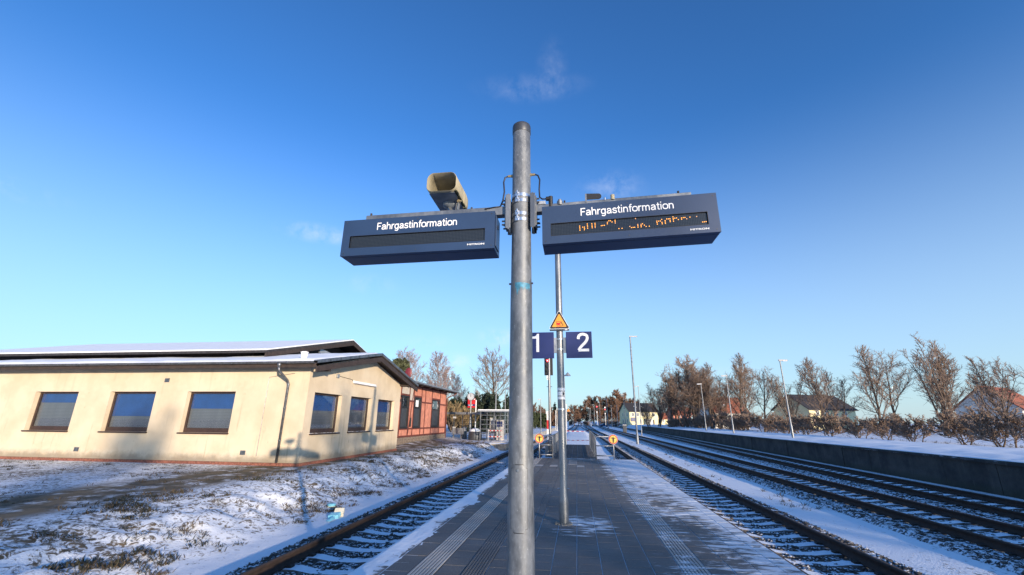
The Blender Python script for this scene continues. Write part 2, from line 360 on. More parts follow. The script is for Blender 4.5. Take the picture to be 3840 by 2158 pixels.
# ------------------------------------------------------------------ mesh helpers
def origin(o):
    v = Vector((0, 0, 0))
    while o is not None: v += o.location; o = o.parent
    return v
class MB:
    def __init__(s): s.V = []; s.F = []; s.I = []
    def poly(s, vs, fs, m=0):
        b = len(s.V); s.V += [tuple(v) for v in vs]; s.F += [tuple(b+i for i in f) for f in fs]; s.I += [m]*len(fs); return s
    def box(s, x0, x1, y0, y1, z0, z1, m=0):
        vs = [(x0,y0,z0),(x1,y0,z0),(x1,y1,z0),(x0,y1,z0),(x0,y0,z1),(x1,y0,z1),(x1,y1,z1),(x0,y1,z1)]
        return s.poly(vs, [(0,3,2,1),(4,5,6,7),(0,1,5,4),(1,2,6,5),(2,3,7,6),(3,0,4,7)], m)
    def obox(s, c, ux, uy, uz, m=0):
        c, ux, uy, uz = map(Vector, (c, ux, uy, uz)); vs = []
        for k in (-1, 1):
            for a, b in ((-1,-1),(1,-1),(1,1),(-1,1)): vs.append(c+ux*a+uy*b+uz*k)
        return s.poly(vs, [(0,3,2,1),(4,5,6,7),(0,1,5,4),(1,2,6,5),(2,3,7,6),(3,0,4,7)], m)
    def bar(s, p, q, w, h, m=0, up=(0,0,1)):
        p, q = Vector(p), Vector(q); d = (q-p); L = d.length; d /= L
        a = d.cross(Vector(up)); a = a.normalized() if a.length > 1e-4 else Vector((1,0,0)); b = a.cross(d)
        return s.obox((p+q)/2, a*w/2, b*h/2, d*L/2, m)
    def tube(s, pts, r, n=8, m=0, caps=True):
        pts = [Vector(p) for p in pts]; k = len(pts); rs = r if isinstance(r, (list, tuple)) else [r]*k
        base = len(s.V); ref = None
        for i, p in enumerate(pts):
            d = (pts[min(i+1, k-1)]-pts[max(i-1, 0)]).normalized()
            if ref is None: ref = Vector((0,0,1)) if abs(d.z) < 0.9 else Vector((1,0,0))
            a = d.cross(ref).normalized(); b = d.cross(a); ref = a.cross(d) if abs(a.cross(d).dot(ref)) > .2 else ref
            for j in range(n):
                t = 2*math.pi*j/n; s.V.append(tuple(p+(a*math.cos(t)+b*math.sin(t))*rs[i]))
        for i in range(k-1):
            for j in range(n):
                j2 = (j+1) % n; s.F.append((base+i*n+j, base+(i+1)*n+j, base+(i+1)*n+j2, base+i*n+j2)); s.I.append(m)
        if caps:
            s.F.append(tuple(base+j for j in range(n))); s.I.append(m)
            s.F.append(tuple(base+(k-1)*n+j for j in reversed(range(n)))); s.I.append(m)
        return s
    def prism(s, poly, o, ux, uy, depth, m=0):
        o, ux, uy = Vector(o), Vector(ux), Vector(uy); w = ux.cross(uy).normalized()*depth; n = len(poly)
        vs = [o+ux*a+uy*b for a, b in poly]; vs += [v+w for v in vs]
        fs = [tuple(reversed(range(n))), tuple(range(n, 2*n))] + [(i, (i+1) % n, n+(i+1) % n, n+i) for i in range(n)]
        return s.poly(vs, fs, m)
    def lathe(s, prof, c, n=20, m=0, axis='z'):
        base = len(s.V); c = Vector(c)
        for r, z in prof:
            for j in range(n):
                t = 2*math.pi*j/n; a, b = r*math.cos(t), r*math.sin(t)
                s.V.append(tuple(c + (Vector((a, b, z)) if axis == 'z' else Vector((a, -z, b)))))
        for i in range(len(prof)-1):
            for j in range(n):
                j2 = (j+1) % n; f = (base+i*n+j, base+i*n+j2, base+(i+1)*n+j2, base+(i+1)*n+j)
                s.F.append(f if axis == 'z' else tuple(reversed(f)) if False else f); s.I.append(m)
        s.F.append(tuple(base+j for j in reversed(range(n)))); s.I.append(m)
        s.F.append(tuple(base+(len(prof)-1)*n+j for j in range(n))); s.I.append(m)
        return s
    def mesh(s, name, mats, off=(0,0,0), smooth=False):
        me = bpy.data.meshes.new(name); o = Vector(off)
        me.from_pydata([(v[0]-o.x, v[1]-o.y, v[2]-o.z) for v in s.V], [], s.F)
        for m in (mats if isinstance(mats, (list, tuple)) else [mats]): me.materials.append(M[m] if isinstance(m, str) else m)
        if any(s.I): me.polygons.foreach_set('material_index', s.I)
        if smooth: me.polygons.foreach_set('use_smooth', [True]*len(s.F))
        me.validate(); me.update(); return me
    def build(s, name, mats, parent=None, smooth=False, bevel=0.0, auto=False):
        o = origin(parent) if parent else Vector((0,0,0))
        ob = bpy.data.objects.new(name, s.mesh(name, mats, o, smooth)); COL.objects.link(ob)
        if parent: ob.parent = parent
        if bevel:
            b = ob.modifiers.new('bevel', 'BEVEL'); b.width = bevel; b.segments = 2; b.limit_method = 'ANGLE'; b.angle_limit = R(35)
        if auto:
            ob.data.polygons.foreach_set('use_smooth', [True]*len(ob.data.polygons)); ob.data.set_sharp_from_angle(angle=R(40))
        return ob
def np_obj(name, V, F, mats, parent=None, idx=None, off=None, smooth=False):
    me = bpy.data.meshes.new(name); V = np.asarray(V, np.float32); F = np.asarray(F, np.int32)
    if off is None and parent is not None: off = np.array(origin(parent))
    if off is not None: V = V-np.asarray(off, np.float32)
    k = F.shape[1]
    me.vertices.add(len(V)); me.vertices.foreach_set('co', V.ravel())
    me.loops.add(F.size); me.loops.foreach_set('vertex_index', F.ravel())
    me.polygons.add(len(F)); me.polygons.foreach_set('loop_start', np.arange(0, F.size, k, dtype=np.int32))
    for m in (mats if isinstance(mats, (list, tuple)) else [mats]): me.materials.append(M[m])
    if idx is not None: me.polygons.foreach_set('material_index', np.asarray(idx, np.int32))
    if smooth: me.polygons.foreach_set('use_smooth', np.ones(len(F), bool))
    me.update(calc_edges=True)
    ob = bpy.data.objects.new(name, me); COL.objects.link(ob)
    if parent: ob.parent = parent
    return ob
def tag(o, label=None, cat=None, group=None, kind=None):
    if label: o['label'] = label
    if cat: o['category'] = cat
    if group: o['group'] = group
    if kind: o['kind'] = kind
    return o
def thing(name, label, cat, loc, group=None):
    o = bpy.data.objects.new(name, None); COL.objects.link(o); o.location = loc; o.empty_display_size = 0.2
    return tag(o, label, cat, group)
def share(src, parent, loc, name=None, rz=0.0, sc=None):
    c = bpy.data.objects.new(name or src.name.split('.')[0], src.data if not isinstance(src, bpy.types.Mesh) else src); COL.objects.link(c)
    c.parent = parent; c.location = loc; c.rotation_euler.z = rz
    if sc: c.scale = sc
    return c
def copy_tree(o, parent=None):
    c = o.copy(); COL.objects.link(c); c.parent = parent
    for ch in list(o.children): copy_tree(ch, c)
    return c
def text_geo(body, x0, x1, z0, z1, y, depth=0.002, bold=0.0):
    cu = bpy.data.curves.new('lettering', 'FONT'); cu.body = body; cu.extrude = 0.5; cu.resolution_u = 4; cu.offset = bold
    ob = bpy.data.objects.new('lettering', cu); COL.objects.link(ob)
    dg = bpy.context.evaluated_depsgraph_get(); me = bpy.data.meshes.new_from_object(ob.evaluated_get(dg))
    co = np.array([v.co for v in me.vertices]); fs = [tuple(p.vertices) for p in me.polygons]
    COL.objects.unlink(ob); bpy.data.objects.remove(ob); bpy.data.curves.remove(cu); bpy.data.meshes.remove(me)
    mn, mx = co.min(0), co.max(0)
    X = x0+(co[:,0]-mn[0])/(mx[0]-mn[0])*(x1-x0); Z = z0+(co[:,1]-mn[1])/(mx[1]-mn[1])*(z1-z0)
    Y = y-(co[:,2]+0.5)*depth
    return MB().poly(np.stack([X, Y, Z], 1).tolist(), fs)
GL = {  # grotesque lettering drawn as strokes: advance, smooth polylines (x, y), cap height .72, x-height .52
 'F': (.53, [[(.06,0),(.06,.675)],[(.02,.675),(.47,.675)],[(.06,.36),(.42,.36)]]),
 'a': (.54, [['s',(.07,.37),(.12,.45),(.25,.478),(.37,.44),(.415,.33)],[(.415,.34),(.415,.10),(.43,.0)],['s',(.41,.285),(.27,.275),(.12,.235),(.055,.14),(.10,.055),(.215,.04),(.34,.085),(.41,.18)]]),
 'h': (.55, [[(.07,0),(.07,.74)],['s',(.07,.30),(.13,.43),(.26,.475),(.38,.43),(.425,.31)],[(.425,.32),(.425,0)]]),
 'r': (.36, [[(.07,0),(.07,.52)],['s',(.07,.28),(.13,.42),(.22,.47),(.33,.47)]]),
 'g': (.56, [['s',(.43,.26),(.40,.40),(.26,.475),(.11,.42),(.055,.25),(.11,.085),(.26,.035),(.40,.11),(.43,.26)],[(.43,.52),(.43,-.02)],['s',(.43,-.02),(.39,-.13),(.25,-.165),(.09,-.115)]]),
 's': (.48, [['s',(.41,.37),(.36,.45),(.235,.478),(.11,.44),(.085,.35),(.15,.285),(.30,.245),(.405,.18),(.40,.08),(.30,.04),(.19,.038),(.085,.075),(.05,.155)]]),
 't': (.33, [[(.15,.66),(.15,.12)],['s',(.15,.13),(.175,.055),(.24,.042),(.31,.05)],[(.02,.475),(.30,.475)]]),
 'i': (.23, [[(.10,0),(.10,.52)],[(.10,.64),(.10,.735)]]),
 'n': (.55, [[(.07,0),(.07,.52)],['s',(.07,.30),(.13,.43),(.26,.475),(.38,.43),(.425,.31)],[(.425,.32),(.425,0)]]),
 'f': (.32, [[(.14,0),(.14,.58)],['s',(.14,.57),(.165,.665),(.23,.695),(.31,.69)],[(.02,.475),(.30,.475)]]),
 'o': (.57, [['s',(.50,.26),(.45,.42),(.275,.478),(.10,.42),(.05,.26),(.10,.095),(.275,.038),(.45,.095),(.50,.26)]]),
 'm': (.84, [[(.07,0),(.07,.52)],['s',(.07,.30),(.12,.43),(.23,.475),(.34,.43),(.38,.31)],[(.38,.32),(.38,0)],['s',(.38,.30),(.44,.43),(.55,.475),(.66,.43),(.70,.31)],[(.70,.32),(.70,0)]]),
 '2': (.52, [['s',(.055,.48),(.08,.60),(.17,.665),(.28,.665),(.385,.61),(.40,.49),(.33,.36),(.19,.22),(.09,.10),(.07,.055)],[(.045,.05),(.455,.05)]]),
}
def stroke_text(body, x0, z0, sc, y, wd=.088, depth=.0015, xs=1.0):
    b = MB(); cx_ = 0.0
    for ch in body:
        adv, strokes = GL[ch]
        for si, st in enumerate(strokes):
            pts = [Vector((p[0], p[1])) for p in st if not isinstance(p, str)]
            if st[0] == 's':
                cl_ = (pts[0]-pts[-1]).length < 1e-6; sm = []; n = len(pts)
                for i in range(n-1):
                    p0 = pts[i-1] if i > 0 else (pts[-2] if cl_ else pts[0]); p3 = pts[i+2] if i+2 < n else (pts[1] if cl_ else pts[-1]); p1, p2 = pts[i], pts[i+1]
                    for k in range(4):
                        t = k/4; sm.append(.5*((2*p1)+(p2-p0)*t+(2*p0-5*p1+4*p2-p3)*t*t+(3*p1-p0-3*p2+p3)*t**3))
                pts = sm+[pts[-1]]
            n = len(pts); L_, R_ = [], []
            for i, p in enumerate(pts):
                d = (pts[min(i+1,n-1)]-pts[max(i-1,0)])
                if n > 2 and i in (0, n-1) and (pts[0]-pts[-1]).length < 1e-6: d = pts[1]-pts[-2]
                d.normalize(); nn = Vector((-d.y, d.x))*wd/2; L_.append(p+nn); R_.append(p-nn)
            f = lambda v, dy: (x0+(cx_+v.x)*sc*xs, y-dy, z0+v.y*sc)
            dz = depth*(1+.12*si); base = [f(v, dz) for v in L_]+[f(v, dz) for v in R_]+[f(v, 0) for v in L_]+[f(v, 0) for v in R_]
            F_ = []
            for i in range(n-1):
                F_ += [(n+i, n+i+1, i+1, i), (i, i+1, 2*n+i+1, 2*n+i), (3*n+i, 3*n+i+1, n+i+1, n+i)]
            F_ += [(0, 2*n, 3*n, n), (n-1, 2*n-1, 4*n-1, 3*n-1)]
            b.poly(base, F_)
        cx_ += adv
    return b
def rrect(w, h, r, n=5):
    pts = []
    for cx, cy, a0 in ((w-r, h-r, 0), (-w+r, h-r, 90), (-w+r, -h+r, 180), (w-r, -h+r, 270)):
        for i in range(n+1):
            a = R(a0+90*i/n); pts.append((cx+r*math.cos(a), cy+r*math.sin(a)))
    return pts
# vectorised value noise
def vnoise(x, y, seed=0):
    xi, yi = np.floor(x).astype(np.int64), np.floor(y).astype(np.int64); fx, fy = x-xi, y-yi
    fx, fy = fx*fx*(3-2*fx), fy*fy*(3-2*fy)
    def h(a, b):
        n = (a*374761393+b*668265263+seed*1442695041) & 0xffffffff; n = ((n ^ (n >> 13))*1274126177) & 0xffffffff
        return ((n ^ (n >> 16)) & 0xffff)/65535.0
    return (h(xi,yi)*(1-fx)+h(xi+1,yi)*fx)*(1-fy)+(h(xi,yi+1)*(1-fx)+h(xi+1,yi+1)*fx)*fy
def fbm(x, y, o=4, seed=0):
    a, s, t = 0.5, 0.0, 0.0
    for i in range(o): s = s+a*vnoise(x, y, seed+i); t += a; x = x*2.03+5.1; y = y*2.03+1.7; a *= 0.5
    return s/t
def sst(a, b, x):
    t = np.clip((x-a)/(b-a), 0, 1); return t*t*(3-2*t)

# ------------------------------------------------------------------ track alignments
RAIL_Z = -0.38
def spline(pts):
    ys = np.array([p[0] for p in pts], float); xs = np.array([p[1] for p in pts], float)
    def f(y):
        y = np.asarray(y, float); i = np.clip(np.searchsorted(ys, y)-1, 0, len(ys)-2)
        m = np.gradient(xs, ys); h = ys[i+1]-ys[i]; t = np.clip((y-ys[i])/h, 0, 1)
        return ((2*t**3-3*t**2+1)*xs[i]+(t**3-2*t**2+t)*h*m[i]+(-2*t**3+3*t**2)*xs[i+1]+(t**3-t**2)*h*m[i+1])
    return f
TL = spline([(-20,-3.95),(20,-3.95),(40,-3.95),(60,-3.55),(98,-1.9),(160,-0.9),(255,-0.2),(400,0.6)])
T1 = spline([(-20,3.95),(20,3.95),(60,3.98),(85,3.92),(110,3.85),(160,4.3),(220,4.9),(400,7)])
T2 = spline([(-20,8.6),(30,8.6),(60,8.8),(120,8.7),(200,9.8),(400,13)])
T3 = spline([(-20,10.6),(10,11.5),(41,12.63),(58,13.25),(88,14.35),(170,16.4),(400,19)])
TB = spline([(84,3.90),(105,3.55),(140,2.75),(190,2.1),(260,1.6),(400,1.4)])
def wallx(y): return T3(y)+2.62

# ------------------------------------------------------------------ ground
def ground_h(X, Y):
    z = np.full(X.shape, -0.63)
    crest = -9.3+2.0*sst(26, 37, Y); foot = -6.25+0.45*sst(24, 34, Y)
    t = sst(0, 1, (foot-X)/(foot-crest))
    n = fbm(X*0.9, Y*0.9, 5, 3)-0.5; n2 = fbm(X*3.1, Y*3.1, 3, 11)-0.5
    bank = t*(0.60+0.16*sst(27, 33, Y)*sst(-10.5, -12, X))
    slope = np.sin(np.clip(t, 0, 1)*math.pi)
    z = z+bank+slope*(n*0.42+n2*0.20)+(1-t)*n2*0.02+0.025*n2*t
    z = z+sst(36, 60, Y)*sst(2.6, 1.4, np.abs(X+0.1))*0.42*sst(120, 80, Y)
    between = np.exp(-((X-6.3)/0.7)**2)
    z = z+between*0.03*n
    wx = wallx(Y); r = sst(0.4, 1.5, X-wx)
    z = z+r*(0.85+0.25*n)*1.0
    far = sst(130, 200, Y)
    z = z+far*sst(14, 30, np.abs(X))*0.5
    z = z+sst(60, 400, Y)*sst(30, 120, np.abs(X))*1.2
    return z
xs = np.unique(np.round(np.concatenate([np.array([-2500,-1200,-600,-300,-160,-100,-70,-50,-40,-34,-30]), np.arange(-28,-10,0.6), np.arange(-10.0,-5.6,0.10), np.arange(-5.6,22,0.55), np.array([23,25,28,32,38,46,56,70,90,120,160,240,400,800,1500,2600])]), 3))
ys = np.unique(np.round(np.concatenate([np.array([-400,-150,-60,-20,-8,0,3]), np.arange(5,20,0.13), np.arange(20,46,0.24), np.arange(46,140,2.0), np.array([145,155,170,190,220,260,320,420,600,1000,1800,3200])]), 3))
GX, GY = np.meshgrid(xs, ys); GZ = ground_h(GX, GY)
nx, ny = len(xs), len(ys); ii = (np.arange(ny-1)[:,None]*nx+np.arange(nx-1)[None,:]).ravel()
g = np_obj('ground', np.stack([GX.ravel(), GY.ravel(), GZ.ravel()], 1), np.stack([ii, ii+1, ii+nx+1, ii+nx], 1), 'ground', smooth=True)
tag(g, kind='structure')

# grass and weeds poking through the snow on the bank: stuff
def grass(name, n, box, lmin, lmax, label):
    x = rng.uniform(box[0], box[1], n*3); y = box[2]+(box[3]-box[2])*rng.uniform(0, 1, n*3)**1.25
    d = fbm(x*1.1, y*1.1, 4, 31)*0.6+fbm(x*4, y*4, 2, 5)*0.4
    keep = rng.uniform(0, 1, n*3) < sst(0.50, 0.68, d); x, y = x[keep][:n], y[keep][:n]; k = len(x)
    tx_, ty_ = x, y; rp = rng.integers(0, max(1, k//14), k); x = tx_[rp]+rng.normal(0, .045, k); y = ty_[rp]+rng.normal(0, .06, k)
    z = ground_h(x, y)-0.01
    a = rng.uniform(0, 2*np.pi, k); L = rng.uniform(lmin, lmax, k); lean = rng.uniform(0.75, 1.45, k)
    dx, dy, dz = np.cos(a)*np.sin(lean)*L, np.sin(a)*np.sin(lean)*L, np.cos(lean)*L
    w = rng.uniform(0.004, 0.011, k); px, py = -np.sin(a)*w, np.cos(a)*w
    b = np.stack([x, y, z], 1); P = np.stack([px, py, 0*px], 1); D = np.stack([dx, dy, dz], 1)
    mid = b+D*0.55+np.stack([0*x, 0*x, 0.10*L], 1); tip = b+D
    V = np.stack([b-P, b+P, mid+P*0.8, mid-P*0.8, tip], 1).reshape(-1, 3)
    i5 = np.arange(k)*5
    F = np.concatenate([np.stack([i5, i5+1, i5+2], 1), np.stack([i5, i5+2, i5+3], 1), np.stack([i5+3, i5+2, i5+4], 1)])
    sel = (fbm(x*0.8, y*0.8, 3, 77)+rng.uniform(-.2, .2, k) < 0.52).astype(int)
    o = np_obj(name, V, F, ['grass_dry', 'grass_green'], idx=np.concatenate([sel, sel, sel]))
    return tag(o, label, 'grass', kind='stuff')
grass('grass', 40000, (-9.9, -6.3, 6, 44), 0.05, 0.16, 'dry flattened grass poking through snow on the bank by the yellow building')
grass('grass', 9000, (-24, -9.9, 7, 16.0), 0.04, 0.14, 'withered grass in the snow beside the side wall of the yellow building')
grass('weeds', 2600, (5.9, 7.3, 14, 60), 0.05, 0.22, 'sparse dry weeds in the snow strip between the tracks')
grass('weeds', 9000, (16.5, 34, 30, 95), 0.1, 0.45, 'dry weeds on the snowy ground behind the far platform wall')

# ------------------------------------------------------------------ tracks
def track(fx, y0, y1, label, nsl, ysl0, far_to, cid):
    t = thing('railway_track', label, 'railway track', (float(fx(max(y0, 0))), max(y0, 5), -0.60), 'railway tracks')
    ys_ = np.concatenate([np.arange(y0, 70, 1.5), np.arange(70, y1+.1, 4)])
    prof = [(-.075,0),(.075,0),(.075,.012),(.012,.035),(.010,.120),(.035,.135),(.036,.170),(-.036,.170),(-.035,.135),(-.010,.120),(-.012,.035),(-.075,.012)]
    for sgn in (-1, 1):
        V, F, I = [], [], []
        for y in ys_:
            x = float(fx(y))+sgn*0.7535
            for a, b in prof: V.append((x+a, y, RAIL_Z-0.170+b))
        k = len(prof)
        for i in range(len(ys_)-1):
            for j in range(k):
                j2 = (j+1) % k; F.append((i*k+j, i*k+j2, (i+1)*k+j2, (i+1)*k+j)); I.append(1 if j in (6,) else 0)
        np_obj('rail', V, F, ['rust_rail', 'rail_top'], t, I)
    # one concrete sleeper, dished in the middle, snow lying on top
    global SLEEPER
    def sleeper_geo():
        b = MB(); P = [(-1.3,.17,.10),(-1.0,.19,.115),(-.5,.20,.125),(-.25,.165,.112),(0,.16,.110),(.25,.165,.112),(.5,.20,.125),(1.0,.19,.115),(1.3,.17,.10)]
        V = []
        for x, zt, w in P:
            V += [(x,-w-.03,0),(x,w+.03,0),(x,w,zt),(x,-w,zt)]
        F, I = [], []
        for i in range(len(P)-1):
            q = i*4
            F += [(q+3,q+2,q+6,q+7),(q,q+3,q+7,q+4),(q+2,q+1,q+5,q+6)]; I += [1,0,0]
        F += [(0,1,2,3),(len(V)-4,len(V)-1,len(V)-2,len(V)-3)]; I += [0,0]
        b.V, b.F, b.I = V, F, I
        for s in (-1, 1):
            for e in (-1, 1): b.box(s*.7535+e*.075, s*.7535+e*.165, -.05, .05, .185, .232, 2)
        return b
    if SLEEPER is None: SLEEPER = sleeper_geo().mesh('sleeper', ['sleeper', 'snow', 'fastening'])
    o = origin(t); yy = ysl0
    for i in range(nsl):
        d = float(fx(yy+.5)-fx(yy-.5))
        c = share(SLEEPER, t, (float(fx(yy))-o.x, yy-o.y+random.uniform(-.012,.012), RAIL_Z-0.170-0.200-o.z+0.0), 'sleeper', -d+random.uniform(-.004,.004))
        yy += 0.6
    if far_to > yy:
        b = MB()
        while yy < far_to:
            x = float(fx(yy)); z = RAIL_Z-0.17
            b.box(x-1.3, x+1.3, yy-.12, yy+.12, z-.15, z-0.012, 0); b.poly([(x-1.3,yy-.11,z-.008),(x+1.3,yy-.11,z-.008),(x+1.3,yy+.11,z-.008),(x-1.3,yy+.11,z-.008)], [(0,1,2,3)], 1); yy += 0.6
        tag(b.build('far_sleepers', ['sleeper', 'snow'], t), kind='stuff')
    return t
SLEEPER = None
TRK = [track(TL, -6, 300, 'track along the snowy bank left of the platform', 62, 3.1, 90, 0),
       track(T1, -6, 300, 'track directly beside the right platform edge', 60, 6.1, 90, 1),
       track(T2, -4, 300, 'track next beyond the tall lamp post, right of the platform', 48, 8.3, 80, 2),
       track(T3, -4, 300, 'track running along the dark far platform wall', 44, 10.1, 80, 3),
       track(TB, 84, 300, 'short branch track curving left out of the platform track far away', 0, 0, 0, 4)]
# ballast beds
def bed(fx, y0, y1, hw, zt, label):
    V, F = [], []; ys_ = np.concatenate([np.arange(y0, 60, 1.0), np.arange(60, y1, 5)])
    P = [(-hw-.45,-.22),(-hw,0),(-.9,.0),(-.55,-.03),(0,-.035),(.55,-.03),(.9,.0),(hw,0),(hw+.45,-.22)]
    for y in ys_:
        x = float(fx(y))
        for a, b in P: V.append((x+a, y, zt+b))
    k = len(P)
    for i in range(len(ys_)-1):
        for j in range(k-1): q = i*k+j; F.append((q, q+1, q+k+1, q+k))
    return tag(np_obj('ballast', V, F, 'ballast'), label, 'gravel', kind='stuff')
BZ = RAIL_Z-0.185
bed(TL, -6, 300, 1.35, BZ, 'snow dusted ballast bed of the left track')
bed(T1, -6, 300, 1.35, BZ-.001, 'snow dusted ballast bed of the track at the right platform edge')
bed(T2, -4, 300, 1.40, BZ-.002, 'snow dusted ballast bed of the track beyond the tall lamp post')
bed(T3, -4, 300, 1.40, BZ-.003, 'snow dusted ballast bed of the track by the far platform wall')
def stones(fx, n, y0, y1, label, pw=1.6):
    y = y0+(y1-y0)*rng.uniform(0, 1, n)**pw; u = rng.uniform(-1.85, 1.85, n)
    ph = ((y-3.1) % 0.6); on = (ph < 0.13) | (ph > 0.47)
    keep = ~(on & (np.abs(u) < 1.28) & (rng.uniform(0, 1, n) < 0.9)) & ~(np.abs(np.abs(u)-0.7535) < 0.10)
    keep &= rng.uniform(0, 1, n) < np.where(np.abs(u) > 0.85, 1.0, 0.62)
    y, u = y[keep], u[keep]; k = len(y)
    x = fx(y)+u; z = BZ-0.012-np.maximum(0, np.abs(u)-1.35)*0.49+rng.uniform(-.008, .012, k)-np.where(np.abs(u) < 0.6, 0.03, 0)
    s = rng.uniform(0.016, 0.044, k)
    cube = np.array([(-1,-1,-1),(1,-1,-1),(1,1,-1),(-1,1,-1),(-1,-1,1),(1,-1,1),(1,1,1),(-1,1,1)], float)
    V = cube[None]*rng.uniform(0.55, 1.15, (k, 8, 3))
    a = rng.uniform(0, 6.28, k); ca, sa = np.cos(a)[:,None], np.sin(a)[:,None]
    V = np.stack([V[...,0]*ca-V[...,1]*sa, V[...,0]*sa+V[...,1]*ca, V[...,2]*0.8], -1)*s[:,None,None]
    t = rng.uniform(-.6, .6, k)[:,None]; V = np.stack([V[...,0], V[...,1]*np.cos(t)-V[...,2]*np.sin(t), V[...,1]*np.sin(t)+V[...,2]*np.cos(t)], -1)
    V = V+np.stack([x, y, z], 1)[:,None,:]
    f = np.array([(0,3,2,1),(4,5,6,7),(0,1,5,4),(1,2,6,5),(2,3,7,6),(3,0,4,7)])
    F = (np.arange(k)*8)[:,None,None]+f[None]
    return tag(np_obj('ballast_stones', V.reshape(-1,3), F.reshape(-1,4), 'stone_ballast'), label, 'gravel', kind='stuff')
stones(TL, 26000, 4.5, 40, 'loose dark ballast stones in the snow of the left track')
stones(T1, 26000, 8, 46, 'loose dark ballast stones in the snow of the track at the right platform edge')
stones(T2, 12000, 9, 46, 'loose ballast stones in the snow of the track beyond the tall lamp post')
stones(T3, 9000, 11, 46, 'loose ballast stones in the snow of the track by the far platform wall')

# ------------------------------------------------------------------ platform
PE = 2.62
plat = MB()
plat.box(-PE+.06, PE-.06, -12, 22.3, -0.95, -0.075, 0); plat.box(-PE+.005, PE-.005, -12, 22.32, -0.074, -0.006, 1)
plat_o = tag(plat.build('platform', ['old_concrete', 'joint']), kind='structure')
edges = [-2.62,-2.31,-2.0,-1.69,-1.39,-1.12,-.82,-.67,-.365,-.06,.24,.545,.85,1.19,1.5,1.8,2.1,2.4,2.62]
TACT = {(-2.0,-1.69): 'bright', (-1.39,-1.12): 'dark', (1.19,1.5): 'bright'}
def paver_mesh(w, l, mat):
    g_ = .0035; a, b = w/2-g_, l/2-g_; c = .004
    return MB().poly([(-a,-b,-.02),(a,-b,-.02),(a,b,-.02),(-a,b,-.02),(-a,-b,-c),(a,-b,-c),(a,b,-c),(-a,b,-c),(-a+c,-b+c,0),(a-c,-b+c,0),(a-c,b-c,0),(-a+c,b-c,0)],
        [(0,1,5,4),(1,2,6,5),(2,3,7,6),(3,0,4,7),(4,5,9,8),(5,6,10,9),(6,7,11,10),(7,4,8,11),(8,9,10,11)]).mesh('paver', mat)
def tact_mesh(w, l, mats, nr):
    g_ = .0035; a, b = w/2-g_, l/2-g_; m = MB().box(-a, a, -b, b, -.02, -.003, 1)
    p = 2*a/nr
    for i in range(nr):
        x = -a+p*(i+.5); h = p*.28
        m.poly([(x-h-.004,-b,-.003),(x+h+.004,-b,-.003),(x+h,-b,.003),(x-h,-b,.003),(x-h-.004,b,-.003),(x+h+.004,b,-.003),(x+h,b,.003),(x-h,b,.003)],
               [(3,2,6,7),(0,3,7,4),(2,1,5,6),(0,1,2,3),(5,4,7,6)], 0)
    return m.mesh('tactile_tile', mats)
cache = {}; RL = 0.31; rest = MB(); npv = 0
for ci in range(len(edges)-1):
    x0, x1 = edges[ci], edges[ci+1]; w = round(x1-x0, 3); tk = TACT.get((x0, x1)); cx = (x0+x1)/2
    y = 4.2+(RL/2 if ci % 2 else 0)
    while y < 22.0:
        if tk:
            key = ('t', w, tk)
            if key not in cache: cache[key] = tact_mesh(w, RL, ['tactile', 'paver_dark'] if tk == 'bright' else ['paver', 'paver_dark'], 7)
            share(cache[key], plat_o, (cx, y+RL/2, random.uniform(-.0008,.0008)), 'tactile_tile')
        elif y < 9.8 and npv < 299:
            key = ('p', w)
            if key not in cache: cache[key] = paver_mesh(w, RL, 'paver')
            c = share(cache[key], plat_o, (cx, y+RL/2, random.uniform(-.002,.0015)), 'paver')
            c.rotation_euler = (random.uniform(-.004,.004), random.uniform(-.004,.004), random.uniform(-.003,.003)); npv += 1
        else:
            dz = random.uniform(-.002, .0015); g_ = .0035
            pale = 18.3 < y < 18.62 and (-1.6 < cx < -0.85 or -0.1 < cx < 0.3)
            rest.box(x0+g_, x1-g_, y+g_, y+RL-g_, -.02, dz, 1 if pale else 0)
        y += RL
tag(rest.build('far_pavers', ['paver', 'tactile'], plat_o), kind='stuff')
# ribbed attention field in front of the walkway
fld = MB()
x = -0.62
while x < 0.68:
    fld.box(x, x+.022, 21.2, 21.95, -.004, .006); x += .05
fld.build('attention_field', 'tactile', plat_o)
fld = MB(); x = -0.40
while x < -0.08:
    fld.box(x, x+.022, 19.2, 21.1, -.004, .006); x += .05
fld.build('attention_field', 'tactile', plat_o)
# snow ridges along both platform edges: stuff
def snow_ridge(x0, x1, y0, y1, label, amp):
    nxs = 40; X = np.linspace(x0, x1, nxs); Y = np.concatenate([np.arange(y0, 11, .016), np.arange(11, y1, .05)])
    GX_, GY_ = np.meshgrid(X, Y); u = (GX_-x0)/(x1-x0)
    n = fbm(GX_*9.0, GY_*3.2, 5, 21); n2 = fbm(GX_*26, GY_*14, 3, 22); e = fbm(GX_*0+3.3, GY_*0.9, 4, 9)
    hgt = (sst(0.0, 0.10, u)*(1.25-1.5*u+1.0*(e-0.5))*0.75+(n-0.5)*0.75+(n2-0.5)*0.28-0.30)
    hgt = np.clip(hgt, -0.2, 0.75)*amp
    q = (np.arange(len(Y)-1)[:,None]*nxs+np.arange(nxs-1)).ravel()
    return tag(np_obj('snow_ridge', np.stack([GX_.ravel(), GY_.ravel(), hgt.ravel()], 1), np.stack([q, q+1, q+nxs+1, q+nxs], 1), 'snow', smooth=True), label, 'snow', kind='stuff')
snow_ridge(-2.66, -2.12, 4.2, 21.8, 'ridge of drifted snow along the left platform edge', 0.016)
